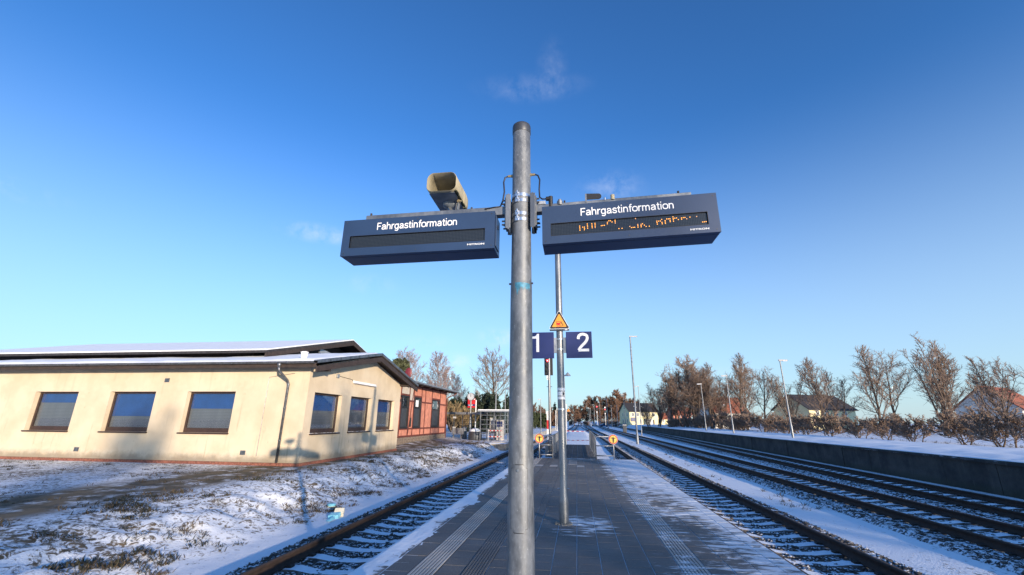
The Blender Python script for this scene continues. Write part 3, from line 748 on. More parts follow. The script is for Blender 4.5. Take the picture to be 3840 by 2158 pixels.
# walkway beyond the platform
wk = MB(); wk.box(-1.22, 0.90, 22.34, 35.4, -0.9, -0.05, 0); wk.box(-1.23, 0.91, 22.33, 35.5, -0.049, -0.012, 1)
wk_o = tag(wk.build('walkway', ['old_concrete', 'joint']), kind='structure')
b = MB(); yy = 22.4
while yy < 35.2:
    for i in range(7): b.box(-1.22+i*.302+.004, -1.22+(i+1)*.302-.004, yy+.004, yy+.296, -.03, random.uniform(-.008,-.004))
    yy += .3
tag(b.build('far_pavers', 'paver_dark', wk_o), kind='stuff')

# left house platform
hp = MB(); hp.box(-22, -5.75, 38.2, 130, -0.8, -0.03)
tag(hp.build('station_platform', 'concrete'), kind='structure')
rw = thing('concrete_end_block', 'weathered concrete end block of the platform at the foot of the glass shelter', 'concrete block', (-6.2, 37.4, -.63))
MB().box(-7.5, -5.7, 36.6, 38.15, -0.75, -0.12).build('block', 'old_concrete', rw, bevel=.04); MB().box(-7.45, -5.75, 36.65, 38.1, -0.119, -0.09).build('snow_cover', 'snow', rw, bevel=.02)

# far right platform
ws = np.arange(6, 133, 3.0)
V, F = [], []
for y in ws:
    x = float(wallx(y)); V += [(x, y, -.85), (x+.02, y, .42), (x-.08, y, .421), (x-.08, y, .52), (x+.5, y, .52), (x+7.5, y, .56)]
for i in range(len(ws)-1):
    for j in range(5): q = i*6+j; F.append((q+6, q+7, q+1, q))
I = [j for _ in range(len(ws)-1) for j in (0, 0, 0, 1, 1)]
F.append(tuple(range(len(V)-6, len(V)))[:4]); I.append(0)
fp = thing('far_platform', 'long dark retaining wall of the snow covered far platform on the right', 'platform wall', (float(wallx(30)), 30, -.6))
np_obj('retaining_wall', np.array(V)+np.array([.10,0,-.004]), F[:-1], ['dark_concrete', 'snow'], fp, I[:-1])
y = 6.0
while y < 131:
    ya, yb_ = y+.012, y+2.488; xa, xb = float(wallx(ya)), float(wallx(yb_)); d = random.uniform(-.018, .018); zt = .40+random.uniform(-.012, .012)
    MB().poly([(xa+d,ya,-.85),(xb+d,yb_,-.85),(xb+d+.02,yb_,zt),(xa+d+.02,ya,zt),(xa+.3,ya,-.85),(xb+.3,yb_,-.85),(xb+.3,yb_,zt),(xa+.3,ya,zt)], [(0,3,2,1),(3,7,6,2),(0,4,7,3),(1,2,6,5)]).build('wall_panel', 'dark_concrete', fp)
    xa, xb = xa-.07, xb-.07; e = random.uniform(-.02, .02)
    MB().poly([(xa+e,ya-.006,zt+.004),(xb+e,yb_+.006,zt+.004),(xb+e,yb_+.006,zt+.085),(xa+e,ya-.006,zt+.085),(xa+.5,ya-.006,zt+.004),(xb+.5,yb_+.006,zt+.004),(xb+.5,yb_+.006,zt+.085),(xa+.5,ya-.006,zt+.085)], [(0,3,2,1),(3,7,6,2),(0,4,7,3),(1,2,6,5),(0,1,5,4)]).build('coping_slab', 'dark_concrete', fp)
    y += 2.5
Yv = np.arange(6, 131, .22); Xu = np.linspace(-.05, 6.5, 22); UU, VV = np.meshgrid(Xu, Yv); hh_ = .50+.10*(fbm(UU*1.6+3, VV*1.1, 4, 41)-.45)+.10*sst(0, 2.0, UU)
hh_[:,0] -= .05; qx = wallx(VV)+UU+.10*(fbm(UU*0+1.0, VV*1.7, 3, 4)-.5)*(UU < .3)
q = (np.arange(len(Yv)-1)[:,None]*22+np.arange(21)).ravel()
np_obj('snow_cover', np.stack([qx.ravel(), VV.ravel(), hh_.ravel()], 1), np.stack([q, q+1, q+23, q+22], 1), 'snow', fp, smooth=True)
MB().box(float(wallx(132))+.0, float(wallx(132))+8, 132.0, 132.4, -.9, .51).build('end_wall', 'dark_concrete', fp)

# ------------------------------------------------------------------ information mast
MX, MY = -0.51, 4.15
mast = thing('information_mast', 'thick galvanised steel mast carrying two passenger information displays', 'mast', (MX, MY, 0))
RP = [(-1.285,.143),(0,.130),(.25,.124),(.5,.1205),(1.1,.1150),(2.0,.1105),(3.015,.1078),(3.03,.1052),(3.5,.1012),(4.2,.0992),(4.86,.0980)]
def mr(z):
    for (a, ra), (b_, rb) in zip(RP, RP[1:]):
        if a <= z <= b_: return ra+(rb-ra)*(z-a)/(b_-a)
    return RP[-1][1]
zs_ = sorted(set([p[0] for p in RP]+[i*.16 for i in range(-8,31)]))
zs_ = [z for z in zs_ if z <= 4.86]
MB().lathe([(mr(z), z) for z in zs_], (MX, MY, 0), 48).build('pole', 'mast', mast, auto=True)
MB().lathe([(.1015,4.80),(.1035,4.805),(.1035,4.885),(.100,4.905),(.090,4.915)], (MX, MY, 0), 40).build('cap', 'dark_steel', mast, auto=True)
def patch(a0, a1, z0, z1, r, lift, name, mat, parent, jag=0.0):
    b = MB(); n, mrows = 10, 16; rr = 0.1
    V = []
    for i in range(mrows+1):
        z = z0+(z1-z0)*i/mrows; dz = min(z-z0, z1-z); ins = 0.0
        if dz < r: ins = r-math.sqrt(max(0, r*r-(r-dz)**2))
        ia = ins/mr(z)
        for j in range(n+1):
            a = a0+ia+(a1-a0-2*ia)*j/n; q = mr(z)+lift; zz = z-(random.uniform(0, jag) if jag and i == 0 else 0)
            V.append((MX+q*math.cos(a), MY+q*math.sin(a), zz))
    F = [(i*(n+1)+j, i*(n+1)+j+1, (i+1)*(n+1)+j+1, (i+1)*(n+1)+j) for i in range(mrows) for j in range(n)]
    b.poly(V, F); return b.build(name, mat, parent, smooth=True)
AC = R(-92)
patch(AC-.68, AC+.68, .795, 1.335, .04, .0006, 'door_gap', 'black', mast)
dr = patch(AC-.655, AC+.655, .801, 1.329, .036, .0014, 'access_door', 'mast', mast)
b = MB().tube([(MX-.012, MY-mr(1.28)-.001, 1.285), (MX-.012, MY-mr(1.28)-.010, 1.285)], .0105, 14); b.build('lock', 'steel', dr, auto=True)
# worn turquoise paint left by an old sticker
for k in range(9):
    a = R(-118)+k*R(9.5); z1 = 3.012-0.001*k
    patch(a, a+R(10.2), z1-random.choice((.05,.11,.035,.09)), z1, .002, .0007+.00005*k, 'paint_remnant', 'graffito', mast, .05)
for s in (-1, 1): MB().tube([(MX+s*.098, MY-.02, 3.022), (MX+s*.122, MY-.02, 3.022)], .010, 8).build('bolt', 'dark_steel', mast)
for z in (3.990, 3.925, 3.772, 3.706):
    r_ = mr(z)
    rg = MB().lathe([(r_+.0005, z-.018), (r_+.0045, z-.018), (r_+.0045, z+.018), (r_+.0005, z+.018)], (MX, MY, 0), 40).build('steel_band', 'band', mast, auto=True)
    bk = MB(); bk.box(MX-.052, MX-.012, MY-r_-.016, MY-r_+.012, z-.026, z+.026); bk.box(MX-.040, MX-.024, MY-r_-.026, MY-r_-.012, z+.006, z+.040)
    bk.build('buckle', 'band', rg, bevel=.003)
for s in (-1, 1):
    br = MB(); x_in, x_out = MX+s*.090, MX+s*.165
    br.obox(((x_in+x_out)/2, MY-.02, 3.80), (.008,0,0), (0,.085,0), (0,0,.205)); br.obox((x_in+s*.040, MY-.10, 3.80), (.026,0,0), (0,.006,0), (0,0,.195))
    br.obox((x_in+s*.040, MY+.07, 3.80), (.026,0,0), (0,.006,0), (0,0,.195)); br.obox((MX+s*.158, MY-.02, 3.80), (.009,0,0), (0,.07,0), (0,0,.17))
    bo = br.build('bracket', 'galv', mast, bevel=.003)
    for z in (3.66, 3.70, 3.90, 3.94):
        for y in (-.07, .03): MB().tube([(MX+s*.165, MY+y, z), (MX+s*.198, MY+y, z)], .009, 6).build('bolt', 'dark_steel', bo)
    gl = MB().tube([(MX+s*.095, MY, 4.275), (MX+s*.112, MY, 4.275)], .018, 8).tube([(MX+s*.112, MY, 4.275), (MX+s*.150, MY, 4.275)], .014, 8)
    gl.build('cable_gland', 'brass', mast, auto=True)

# ------------------------------------------------------------------ passenger information displays
LEDS = [(.094,3.559),(.094,3.544),(.095,3.528),(.095,3.513),(.124,3.545),(.14,3.544),(.14,3.529),(.139,3.515),(.169,3.577),(.17,3.561),(.171,3.546),(.171,3.53),(.214,3.578),(.215,3.562),(.215,3.547),(.216,3.532),(.245,3.579),(.245,3.563),(.245,3.548),(.245,3.534),(.305,3.55),(.32,3.551),(.336,3.552),(.365,3.567),(.366,3.583),(.381,3.598),(.396,3.598),(.411,3.584),(.441,3.601),(.441,3.585),(.441,3.57),(.473,3.509),(.503,3.51),(.578,3.526),(.593,3.513),(.609,3.514),(.624,3.514),(.655,3.543),(.655,3.53),(.655,3.514),(.686,3.543),(.685,3.53),(.685,3.515),(.7,3.547),(.716,3.532),(.732,3.517),(.762,3.518),(.638,3.606),(.837,3.567),(.837,3.551),(.839,3.535),(.853,3.566),(.869,3.567),(.884,3.583),(.884,3.552),(.885,3.536),(.914,3.568),(.914,3.553),(.915,3.538),(.931,3.585),(.946,3.585),(.961,3.586),(.961,3.569),(.961,3.554),(.991,3.604),(.991,3.588),(.991,3.573),(.992,3.557),(1.007,3.588),(1.023,3.59),(1.038,3.572),(1.068,3.587),(1.069,3.573),(1.086,3.59),(1.101,3.59),(1.116,3.575),(1.147,3.591),(1.209,3.594),(1.257,3.533),(1.273,3.534),(1.289,3.535)]
DIM = {19, 30, 33, 37, 40, 47, 75, 77}
def display(label, x0, x1, z0, z1, k, wx0, wx1, wz0, wz1, tx, mit, leds):
    t = thing('information_display', label, 'display', ((x0+x1)/2, 4.15, z0), 'passenger information displays')
    def fin(b, name, mat, parent, **kw):
        b.V = [(v[0], v[1], v[2]+k*(v[0]-x0)) for v in b.V]; return b.build(name, mat, parent, **kw)
    h = MB(); h.box(x0, x1, 4.03, 4.30, z0, z1)
    fin(h, 'housing', 'blue_paint', t, bevel=.004)
    f = MB(); f.box(x0, wx0, 4.0, 4.028, z0, z1); f.box(wx1, x1, 4.0, 4.028, z0, z1); f.box(wx0, wx1, 4.0, 4.028, z0, wz0); f.box(wx0, wx1, 4.0, 4.028, wz1, z1)
    fr = fin(f, 'front_panel', 'blue_paint', t)
    seam = MB().box(x0+.012, x1-.012, 4.060, 4.064, z0-.0015, z0+.002); fin(seam, 'seam', 'black', t)
    p = MB().box(wx0+.001, wx1-.001, 4.014, 4.026, wz0+.001, wz1-.001); pn = fin(p, 'led_panel', 'led_panel', t)
    g_ = MB(); w = .004
    g_.box(wx0, wx1, 3.9985, 4.012, wz0-w, wz0); g_.box(wx0, wx1, 3.9985, 4.012, wz1, wz1+w); g_.box(wx0-w, wx0, 3.9985, 4.012, wz0-w, wz1+w); g_.box(wx1, wx1+w, 3.9985, 4.012, wz0-w, wz1+w)
    fin(g_, 'gasket', 'black', fr)
    if leds:
        for i, (x, z) in enumerate(LEDS):
            MB().lathe([(.0049, 0), (.0042, .0025)], (x*1.0055, 4.0138, 1.7+(z-1.7)*1.0055), 8, axis='y').build('led', 'led_dim' if i in DIM else 'led', pn)
    wtot = sum(GL[c_][0] for c_ in 'Fahrgastinformation'); sc_ = .083/.72
    for i_, c_ in enumerate('Fahrgastinformation'):
        fin(stroke_text(c_, tx[0]+(tx[1]-tx[0])*sum(GL[q_][0] for q_ in 'Fahrgastinformation'[:i_])/wtot, tx[2]+.024, sc_, 3.9995, .095, .0015, (tx[1]-tx[0])/(wtot*sc_)), 'letter', 'white_print', fr)
    for sx in (x0+.035, (x0+x1)/2, x1-.035):
        for sz in (z0+.03, z1-.03): fin(MB().lathe([(.007,0),(.006,.002)], (sx, 3.9998, sz), 10, axis='y'), 'screw', 'dark_steel', fr)
    tg = text_geo('MITRON', mit[0], mit[1], mit[2], mit[3], 3.9995, .001, .03); fin(tg, 'maker_lettering', 'white_paint', fr)
    hk = MB().box(x1-.10 if x0 < -1 else x0+.07, x1-.07 if x0 < -1 else x0+.10, 4.12, 4.2, z0+.2, z0+.25)
    return t, fin
dL, finL = display('dark blue passenger information display with blank screen, left of the mast', -2.439, -.768, 3.357, 3.772, .0085, -2.347, -.873, 3.449, 3.580, (-2.053,-1.164,3.614,3.724), (-1.052,-.873,3.401,3.419), False)
dR, finR = display('dark blue passenger information display showing broken amber dots, right of the mast', -.280, 1.417, 3.384, 3.798, .0262, -.190, 1.312, 3.471, 3.601, (.108,1.018,3.640,3.752), (1.139,1.312,3.417,3.435), True)
b = MB().box(-2.25, -.675, 4.105, 4.195, 3.778, 3.874); b.V = [(v[0], v[1], v[2]+.0085*(v[0]+2.439)) for v in b.V]; armL = b.build('arm', 'galv', dL, bevel=.004)
b = MB().box(-.345, 1.22, 4.105, 4.195, 3.803, 3.884); b.V = [(v[0], v[1], v[2]+.0262*(v[0]+.28)) for v in b.V]; armR = b.build('arm', 'galv', dR, bevel=.004)
MB().box(-.765, -.755, 4.02, 4.2, 3.40, 3.74).build('hinge_cover', 'blue_paint', dL, bevel=.002)
MB().box(-.756, -.748, 4.09, 4.12, 3.62, 3.66).build('lock', 'black', dL)
for x in (-2.20, -1.05): MB().tube([(x,4.12,3.88),(x,4.12,3.905)], .011, 6).build('bolt', 'fastening', armL)
for x in (-.05, 1.10): MB().tube([(x,4.12,3.885+.0262*(x+.28)),(x,4.12,3.912+.0262*(x+.28))], .011, 6).build('bolt', 'fastening', armR)
MB().tube([(MX-.150,MY,4.275),(MX-.182,MY,4.262),(MX-.196,MY-.01,4.20),(MX-.186,MY-.015,4.08),(MX-.200,MY-.02,3.97),(MX-.232,MY-.02,3.885)], .0085, 8).build('cable', 'cable', dL, smooth=True)
MB().tube([(-.735,4.10,3.885),(-.80,4.098,3.880),(-.90,4.097,3.865)], .006, 6).build('cable', 'cable', dL, smooth=True)
MB().tube([(MX+.150,MY,4.275),(MX+.180,MY,4.262),(MX+.200,MY-.01,4.20),(MX+.194,MY-.02,4.08),(MX+.198,MY-.02,3.985),(MX+.225,MY-.03,3.955),(MX+.275,MY-.03,3.953)], .0085, 8).build('cable', 'cable', dR, smooth=True)
MB().tube([(-.245,4.12,3.953),(-.205,4.12,3.955)], .024, 10).tube([(-.195,4.12,3.975),(-.195,4.12,3.80)], .024, 10).build('plug', 'black', dR, auto=True)
MB().box(-.335, -.25, 4.10, 4.19, 3.885, 3.925).build('junction_cover', 'galv_light', dR, bevel=.006)
MB().tube([(-.10,4.12,3.87),(-.10,4.12,3.915)], .030, 8).tube([(-.10,4.12,3.915),(-.10,4.12,3.935)], .018, 8).build('pipe_stub', 'galv', dR, auto=True)
fl = MB(); fl.box(.165, .180, 4.10, 4.118, 3.875, 3.975)
pts = [(.18,.0),(.30,.0)]+[(.300+.032*math.cos(R(a)), .032+.032*math.sin(R(a))) for a in range(-80, 90, 20)]+[(.18,.070)]
hole = [(.255+.028*math.cos(R(a)), .036+.020*math.sin(R(a))) for a in range(0, 360, 24)]
fl.prism(pts[:2]+pts[2:], (0,4.106,3.905), (1,0,0), (0,0,1), .006, 1); fl.prism(hole, (0,4.1055,3.905), (1,0,0), (0,0,1), -.0025, 2)
fl.prism(hole, (0,4.1125,3.905), (1,0,0), (0,0,1), .002, 2)
fl.build('cable_bracket', ['galv', 'black', 'galv_light'], dR)
MB().tube([(.445,4.11,3.89),(.445,4.11,3.945)], .021, 12).build('light_sensor', 'speaker_shell', dR, auto=True)
MB().tube([(.365,4.11,3.89),(.365,4.11,3.918)], .012, 8).build('bolt', 'band', dR)
MB().lathe([(.05,0),(.048,.02),(.03,.038),(.0,.042)], (1.30,4.12,3.838), 14).build('cap', 'dark_steel', dR, auto=True)

# ------------------------------------------------------------------ loudspeaker above the left display
sp = thing('loudspeaker', 'beige weathered horn loudspeaker with open mouth above the left display', 'loudspeaker', (-1.42, 4.5, 3.88))
def ring(y, w, h, cx, cz, r, n=6, bulge=0.0):
    P = []
    for a, c in rrect(w, h, r, n):
        cc = c+(bulge*(1-(a/w)**2) if c > 0 else 0); P.append((cx+a, y, cz+cc))
    return P
def loft(rings, closed_end=True, closed_start=False):
    b = MB(); n = len(rings[0]); V = [p for r_ in rings for p in r_]
    F = [(i*n+j, i*n+(j+1) % n, (i+1)*n+(j+1) % n, (i+1)*n+j) for i in range(len(rings)-1) for j in range(n)]
    if closed_end: F.append(tuple((len(rings)-1)*n+j for j in range(n)))
    if closed_start: F.append(tuple(reversed(range(n))))
    return b.poly(V, F)
cx, cz = -1.437, 4.292
outer = [ring(4.20,.171,.108,cx,cz,.065,8,.030), ring(4.21,.176,.112,cx,cz,.068,8,.032), ring(4.50,.178,.114,cx+.004,cz,.072,8,.032), ring(4.503,.175,.111,cx+.004,cz,.072,8,.032), ring(4.508,.178,.114,cx+.004,cz,.072,8,.032), ring(4.62,.178,.114,cx+.006,cz,.072,8,.032), ring(4.623,.175,.111,cx+.006,cz,.072,8,.032), ring(4.628,.178,.114,cx+.006,cz,.072,8,.032), ring(4.74,.172,.110,cx+.008,cz,.075,8,.028), ring(4.80,.13,.08,cx+.009,cz,.06,8,.015)]
body = loft(outer).build('shell', 'speaker_shell', sp, auto=True)
inner = [ring(4.20,.171,.108,cx,cz,.065,8,.030), ring(4.212,.163,.101,cx,cz,.060,8,.028), ring(4.32,.158,.098,cx,cz-.001,.055,8,.026), ring(4.50,.150,.092,cx,cz-.004,.05,8,.018), ring(4.70,.135,.082,cx,cz-.008,.04,8,.01)]
loft(inner).build('horn_mouth', 'speaker_inner_shade', sp, auto=True)
gr = MB()
for i in range(5): gr.box(cx-.10, cx+.10, 4.560, 4.568, cz-.078+i*.026, cz-.072+i*.026)
gr.box(cx-.003, cx+.003, 4.556, 4.5595, cz-.08, cz+.06); gr.build('grille', 'speaker_under', sp)
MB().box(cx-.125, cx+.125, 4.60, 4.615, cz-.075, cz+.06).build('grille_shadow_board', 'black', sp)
MB().box(cx-.150, cx+.150, 4.24, 4.72, cz-.1165, cz-.1125).build('underside', 'speaker_under', sp)
MB().lathe([(.085,0),(.080,-.035),(.055,-.055),(.0,-.060)], (cx+.02,4.50,cz-.117), 20).build('driver_housing', 'speaker_under', sp, auto=True)
ds = MB()
for i in range(90):
    y = random.uniform(4.23,4.74); u = random.random()**1.6; xx = cx+.178-.055*(u*.5); z = cz-.114+.055*u*.5
    s = random.uniform(.006,.018); ds.obox((xx+.001-.01*u, y, z+.002), (s*.5,0,.0), (0,s*1.4,0), (0,0,.5*s))
ds.build('grime', 'speaker_dirt', sp)
bk = MB(); bk.bar((-1.27,4.30,3.87), (-1.30,4.46,4.19), .045, .008); bk.bar((-1.42,4.50,4.12), (-1.30,4.30,3.90), .04, .03); bk.box(-1.50, -1.22, 4.24, 4.36, 3.865, 3.90); bk.build('bracket', 'galv', sp)
MB().tube([(-1.285,4.42,4.17),(-1.285,4.40,4.15)], .018, 8).tube([(-1.30,4.41,4.155),(-1.25,4.40,4.150)], .010, 8).build('cable_gland', 'brass', sp)
MB().tube([(-1.285,4.40,4.13),(-1.278,4.36,4.03),(-1.24,4.28,3.93),(-1.17,4.20,3.885)], .006, 6).build('cable', 'speaker_under', sp, smooth=True)

# the mast with its displays and loudspeaker was modelled at 7:4; set it to its real size on its base
AS, BASE = 0.57, Vector((-0.291, 2.366, 0.0))
for o in (mast, dL, dR, sp):
    o.location = BASE+(o.location-Vector((MX, MY, -1.282)))*AS; o.scale = (AS, AS, AS)

# ------------------------------------------------------------------ sign pole with platform numbers
PX, PY = -.275, 8.40
pole = thing('sign_pole', 'slim galvanised steel pole standing on the platform behind the mast, carrying track numbers', 'pole', (PX, PY, 0))
prof = [(.080,0),(.080,.34),(.0785,.40),(.070,.43),(.069,1.9),(.067,3.2),(.063,4.4),(.060,5.62),(.03,5.64)]
MB().lathe(prof, (PX, PY, 0), 28).build('shaft', 'galv', pole, auto=True)
b = MB()
for i in range(40):
    a = random.uniform(0,6.28); q = random.uniform(.075,.15); s = random.uniform(.01,.03)
    b.obox((PX+q*math.cos(a), PY+q*math.sin(a), .004), (s,s*.3,0), (-s*.3,s,.004), (0,.002,s*.6))
b.build('grout_collar', 'old_concrete', pole)
for s in (-1,1): MB().tube([(PX+s*.068,PY-.01,.56),(PX+s*.105,PY-.01,.56)], .008, 6).build('bolt', 'band', pole)
for z0,z1 in ((2.245,2.295),(2.155,2.225),(2.085,2.135)):
    MB().lathe([(.0688,z0),(.0705,z0),(.0705,z1),(.0688,z1)], (PX, PY, 0), 24).build('white_marking_band', 'white_print', pole, auto=True)
MB().box(PX+.035, PX+.062, PY-.075, PY-.055, 2.165, 2.215).build('small_tag', 'black', pole)
for z in (1.91, 3.02, 3.215):
    MB().lathe([(.0675,z-.014),(.075,z-.014),(.075,z+.014),(.0675,z+.014)], (PX, PY, 0), 24).build('clamp', 'band', pole, auto=True)
for d, lab, x0, x1, tx in (('1','dark blue sign plate with a white 1, partly hidden by the mast',-.885,-.385,(-.80,-.675)), ('2','dark blue sign plate with a white 2 on the slim pole',-.155,.335,(.052,.278))):
    t = thing('track_number_sign', lab, 'sign', ((x0+x1)/2, 8.31, 2.84), 'track number signs')
    MB().box(x0, x1, 8.295, 8.310, 2.84, 3.345).build('plate', 'sign_blue', t, bevel=.003)
    if d == '1':
        nb = MB().prism([(-.725,2.965),(-.672,2.965),(-.672,3.318),(-.712,3.318),(-.722,3.292),(-.745,3.272),(-.805,3.262),(-.805,3.224),(-.725,3.224)], (0,8.2945,0), (1,0,0), (0,0,1), .0015)
    else: nb = stroke_text('2', tx[0], 2.965, .353/.72, 8.2945, .105)
    nb.build('numeral', 'white_print', t)
    xi = x1 if d == '1' else x0; s = 1 if d == '1' else -1
    b = MB(); b.box(min(xi, xi+s*.055), max(xi, xi+s*.055), 8.312, 8.34, 2.945, 3.24); b.box(min(xi-s*.05, xi+s*.06), max(xi-s*.05, xi+s*.06), 8.311, 8.33, 3.0, 3.03); b.build('bracket', 'galv_light', t)
# warning triangle
def triangle(cx, zb, w, h, r):
    P = [(cx-w/2, zb), (cx+w/2, zb), (cx, zb+h)]; out = []
    C = Vector((cx, zb+h/3)) if False else None
    for i in range(3):
        p, a, c = Vector(P[i]), Vector(P[i-1]), Vector(P[(i+1) % 3]); da, dc = (a-p).normalized(), (c-p).normalized()
        ang = da.angle(dc); tl = r/math.tan(ang/2); bis = (da+dc).normalized(); cen = p+bis*(r/math.sin(ang/2))
        s, e = p+da*tl-cen, p+dc*tl-cen
        for k in range(5):
            v = s.lerp(e, k/4).normalized()*r; out.append(tuple(cen+v))
    return out
def warning_sign(cx, y, zb, w, h, label, group):
    t = thing('warning_triangle', label, 'sign', (cx, y, zb), group)
    MB().prism(triangle(cx, zb-.0, w, h, w*.055), (0,y,0), (1,0,0), (0,0,1), .004).build('plate', 'white_paint', t)
    for sc, d, mt, nm in ((.935,.0043,'black','border'),(.70,.0065,'orange_sign','field')):
        zc_ = zb+h*.34; tri = [(cx+(a-cx)*sc, zc_+(b_-zc_)*sc) for a, b_ in triangle(cx, zb, w, h, w*.045)]
        MB().prism(tri, (0,y-d,0), (1,0,0), (0,0,1), .002).build(nm, mt, t)
    f = y-.0088; u = w/0.41
    def q(pts): return [(cx+a*u, zb+b_*u) for a, b_ in pts]
    tr = MB()
    def pr(b, pts, dd=.0): b.prism(q(pts), (0,f-dd,0), (1,0,0), (0,0,1), .0015)
    pr(tr, [(-.052,.070),(.018,.070),(.022,.085),(.022,.145),(.014,.153),(-.048,.153),(-.056,.145),(-.056,.085)])
    for a, b_, c, d in ((-.045,-.040,.045,.066),(.006,.011,.045,.066),(-.05,.016,.040,.046)): pr(tr, [(a,c),(b_,c),(b_,d),(a,d)])
    tr.build('train_symbol', 'red_paint', t)
    wd = MB(); wd.prism(q([(-.046,.120),(.012,.120),(.012,.143),(-.046,.143)]), (0,f-.0018,0), (1,0,0), (0,0,1), .001)
    for a in (-.043, -.001): wd.prism(q([(a,.078),(a+.010,.078),(a+.010,.088),(a,.088)]), (0,f-.0018,0), (1,0,0), (0,0,1), .001)
    wd.build('train_windows', 'orange_sign', t)
    pe = MB()
    pr(pe, [(.028,.126),(.040,.134),(.060,.095),(.052,.086)]); pr(pe, [(.052,.096),(.062,.094),(.068,.066),(.060,.064)]); pr(pe, [(.056,.102),(.064,.106),(.092,.086),(.087,.080)])
    pr(pe, [(.036,.134),(.040,.128),(.068,.136),(.066,.142)]); pr(pe, [(.030,.134),(.022,.128),(.034,.118),(.038,.124)])
    pr(pe, [(.036+.008*math.cos(R(a)), .146+.008*math.sin(R(a))) for a in range(0,360,40)])
    pr(pe, [(.032,.058),(.094,.058),(.094,.064),(.032,.064)]); pr(pe, [(.028,.040),(.034,.040),(.034,.063),(.028,.063)])
    pe.build('falling_person_symbol', 'black', t)
    return t
wt = warning_sign(PX, 8.30, 3.405, .412, .385, 'orange triangular warning sign with train and falling person on the slim pole', 'warning triangles')
MB().box(PX-.19, PX+.19, 8.304, 8.325, 3.372, 3.404).build('lower_rail', 'dark_steel', wt, bevel=.006)
b = MB().box(PX+.105, PX+.155, 8.302, 8.3035, 3.382, 3.394); b.build('small_label', 'white_print', wt)

# ------------------------------------------------------------------ railings of the walkway
def railing(xin, xout, label, xf0, xf1):
    s = 1 if xout > xin else -1
    t = thing('railing', label, 'railing', (xin, 22, 0), 'walkway railings')
    r = .030
    MB().tube([(xin,22,-.03),(xin,22,.93),(xin+s*.02,22,.985),(xin+s*.07,22,1.01),(xout,22,1.01)], r, 10).build('frame', 'galv_light', t, smooth=True)
    MB().tube([(xout,22,-.03),(xout,22,1.01)], r, 10).build('post', 'galv_light', t, smooth=True)
    for z in (.165, .60): MB().tube([(xin,22,z),(xout,22,z)], .027, 10).build('rail', 'galv_light', t, smooth=True)
    # long side: top and bottom rail, posts and upright flat bars
    for z in (.10, 1.02): MB().bar((xf0,22.08,z), (xf1,34.9,z), .04, .04).build('rail', 'galv', t)
    n = 7
    for i in range(n+1):
        f = i/n; x = xf0+(xf1-xf0)*f; y = 22.08+12.82*f
        MB().box(x-.025, x+.025, y-.025, y+.025, -.05, 1.06).build('post', 'galv', t)
    bar = MB().box(-.005, .005, -.035, .035, .11, 1.0).mesh('upright_bar', 'galv_light'); o = origin(t)
    for i in range(122):
        f = (i+.7)/122.5; share(bar, t, (xf0+(xf1-xf0)*f-o.x, 22.08+12.82*f-o.y, 0), 'upright_bar', random.uniform(-.05,.05))
    return t
railing(-1.19, -1.82, 'steel railing with upright bars on the left side of the walkway', -1.19, -1.14)
railing(.84, 1.66, 'steel railing with upright bars on the right side of the walkway', .84, .90)
def no_entry(cx, label):
    t = thing('no_trespassing_sign', label, 'sign', (cx, 21.95, .68), 'round yellow signs')
    MB().lathe([(.216,0),(.216,.006)], (cx,21.955,.895), 40, axis='y').build('plate', 'white_paint', t)
    MB().lathe([(.208,0),(.208,.0015)], (cx,21.9485,.895), 40, axis='y').build('red_ring', 'red_paint', t)
    MB().lathe([(.168,0),(.168,.0015)], (cx,21.9465,.895), 40, axis='y').build('field', 'yellow_sign', t)
    p = MB(); y = 21.9445
    def pr(pts): p.prism([(cx+a, .895+b_) for a, b_ in pts], (0,y,0), (1,0,0), (0,0,1), .0015)
    pr([(.021*math.cos(R(a)), .108+.021*math.sin(R(a))) for a in range(0,360,36)])
    pr([(-.130,.046),(-.130,.072),(0,.086),(.130,.072),(.130,.046),(.040,.040),(.036,-.02),(-.036,-.02),(-.040,.040)])
    pr([(-.036,-.021),(-.002,-.021),(-.004,-.150),(-.032,-.150)]); pr([(.002,-.021),(.036,-.021),(.032,-.150),(.004,-.150)])
    p.build('person_symbol', 'black', t)
    MB().box(cx-.05, cx+.05, 21.957, 21.975, .86, .93).build('clamp', 'galv', t)
no_entry(-1.81, 'round yellow no-trespassing sign with red ring on the left railing')
no_entry(1.66, 'round yellow no-trespassing sign with red ring on the right railing')
gt = thing('barrier', 'red and white double barrier bars closing the end of the walkway', 'barrier', (-1.1, 35, 0))
b = MB(); b.box(-1.07, -.99, 34.98, 35.06, -.05, 1.12); b.build('post', 'white_paint', gt)
MB().box(-1.08, -.98, 34.975, 35.065, .52, .80).build('red_sleeve', 'red_paint', gt)
for z in (.33, .98):
    x = -.97
    for i in range(10):
        MB().tube([(x,35.02,z-.02*math.sin(i*.31)),(x+.182,35.02,z-.02*math.sin((i+1)*.31))], .022, 8).build('bar_segment', 'red_paint' if i % 2 else 'white_paint', gt); x += .182

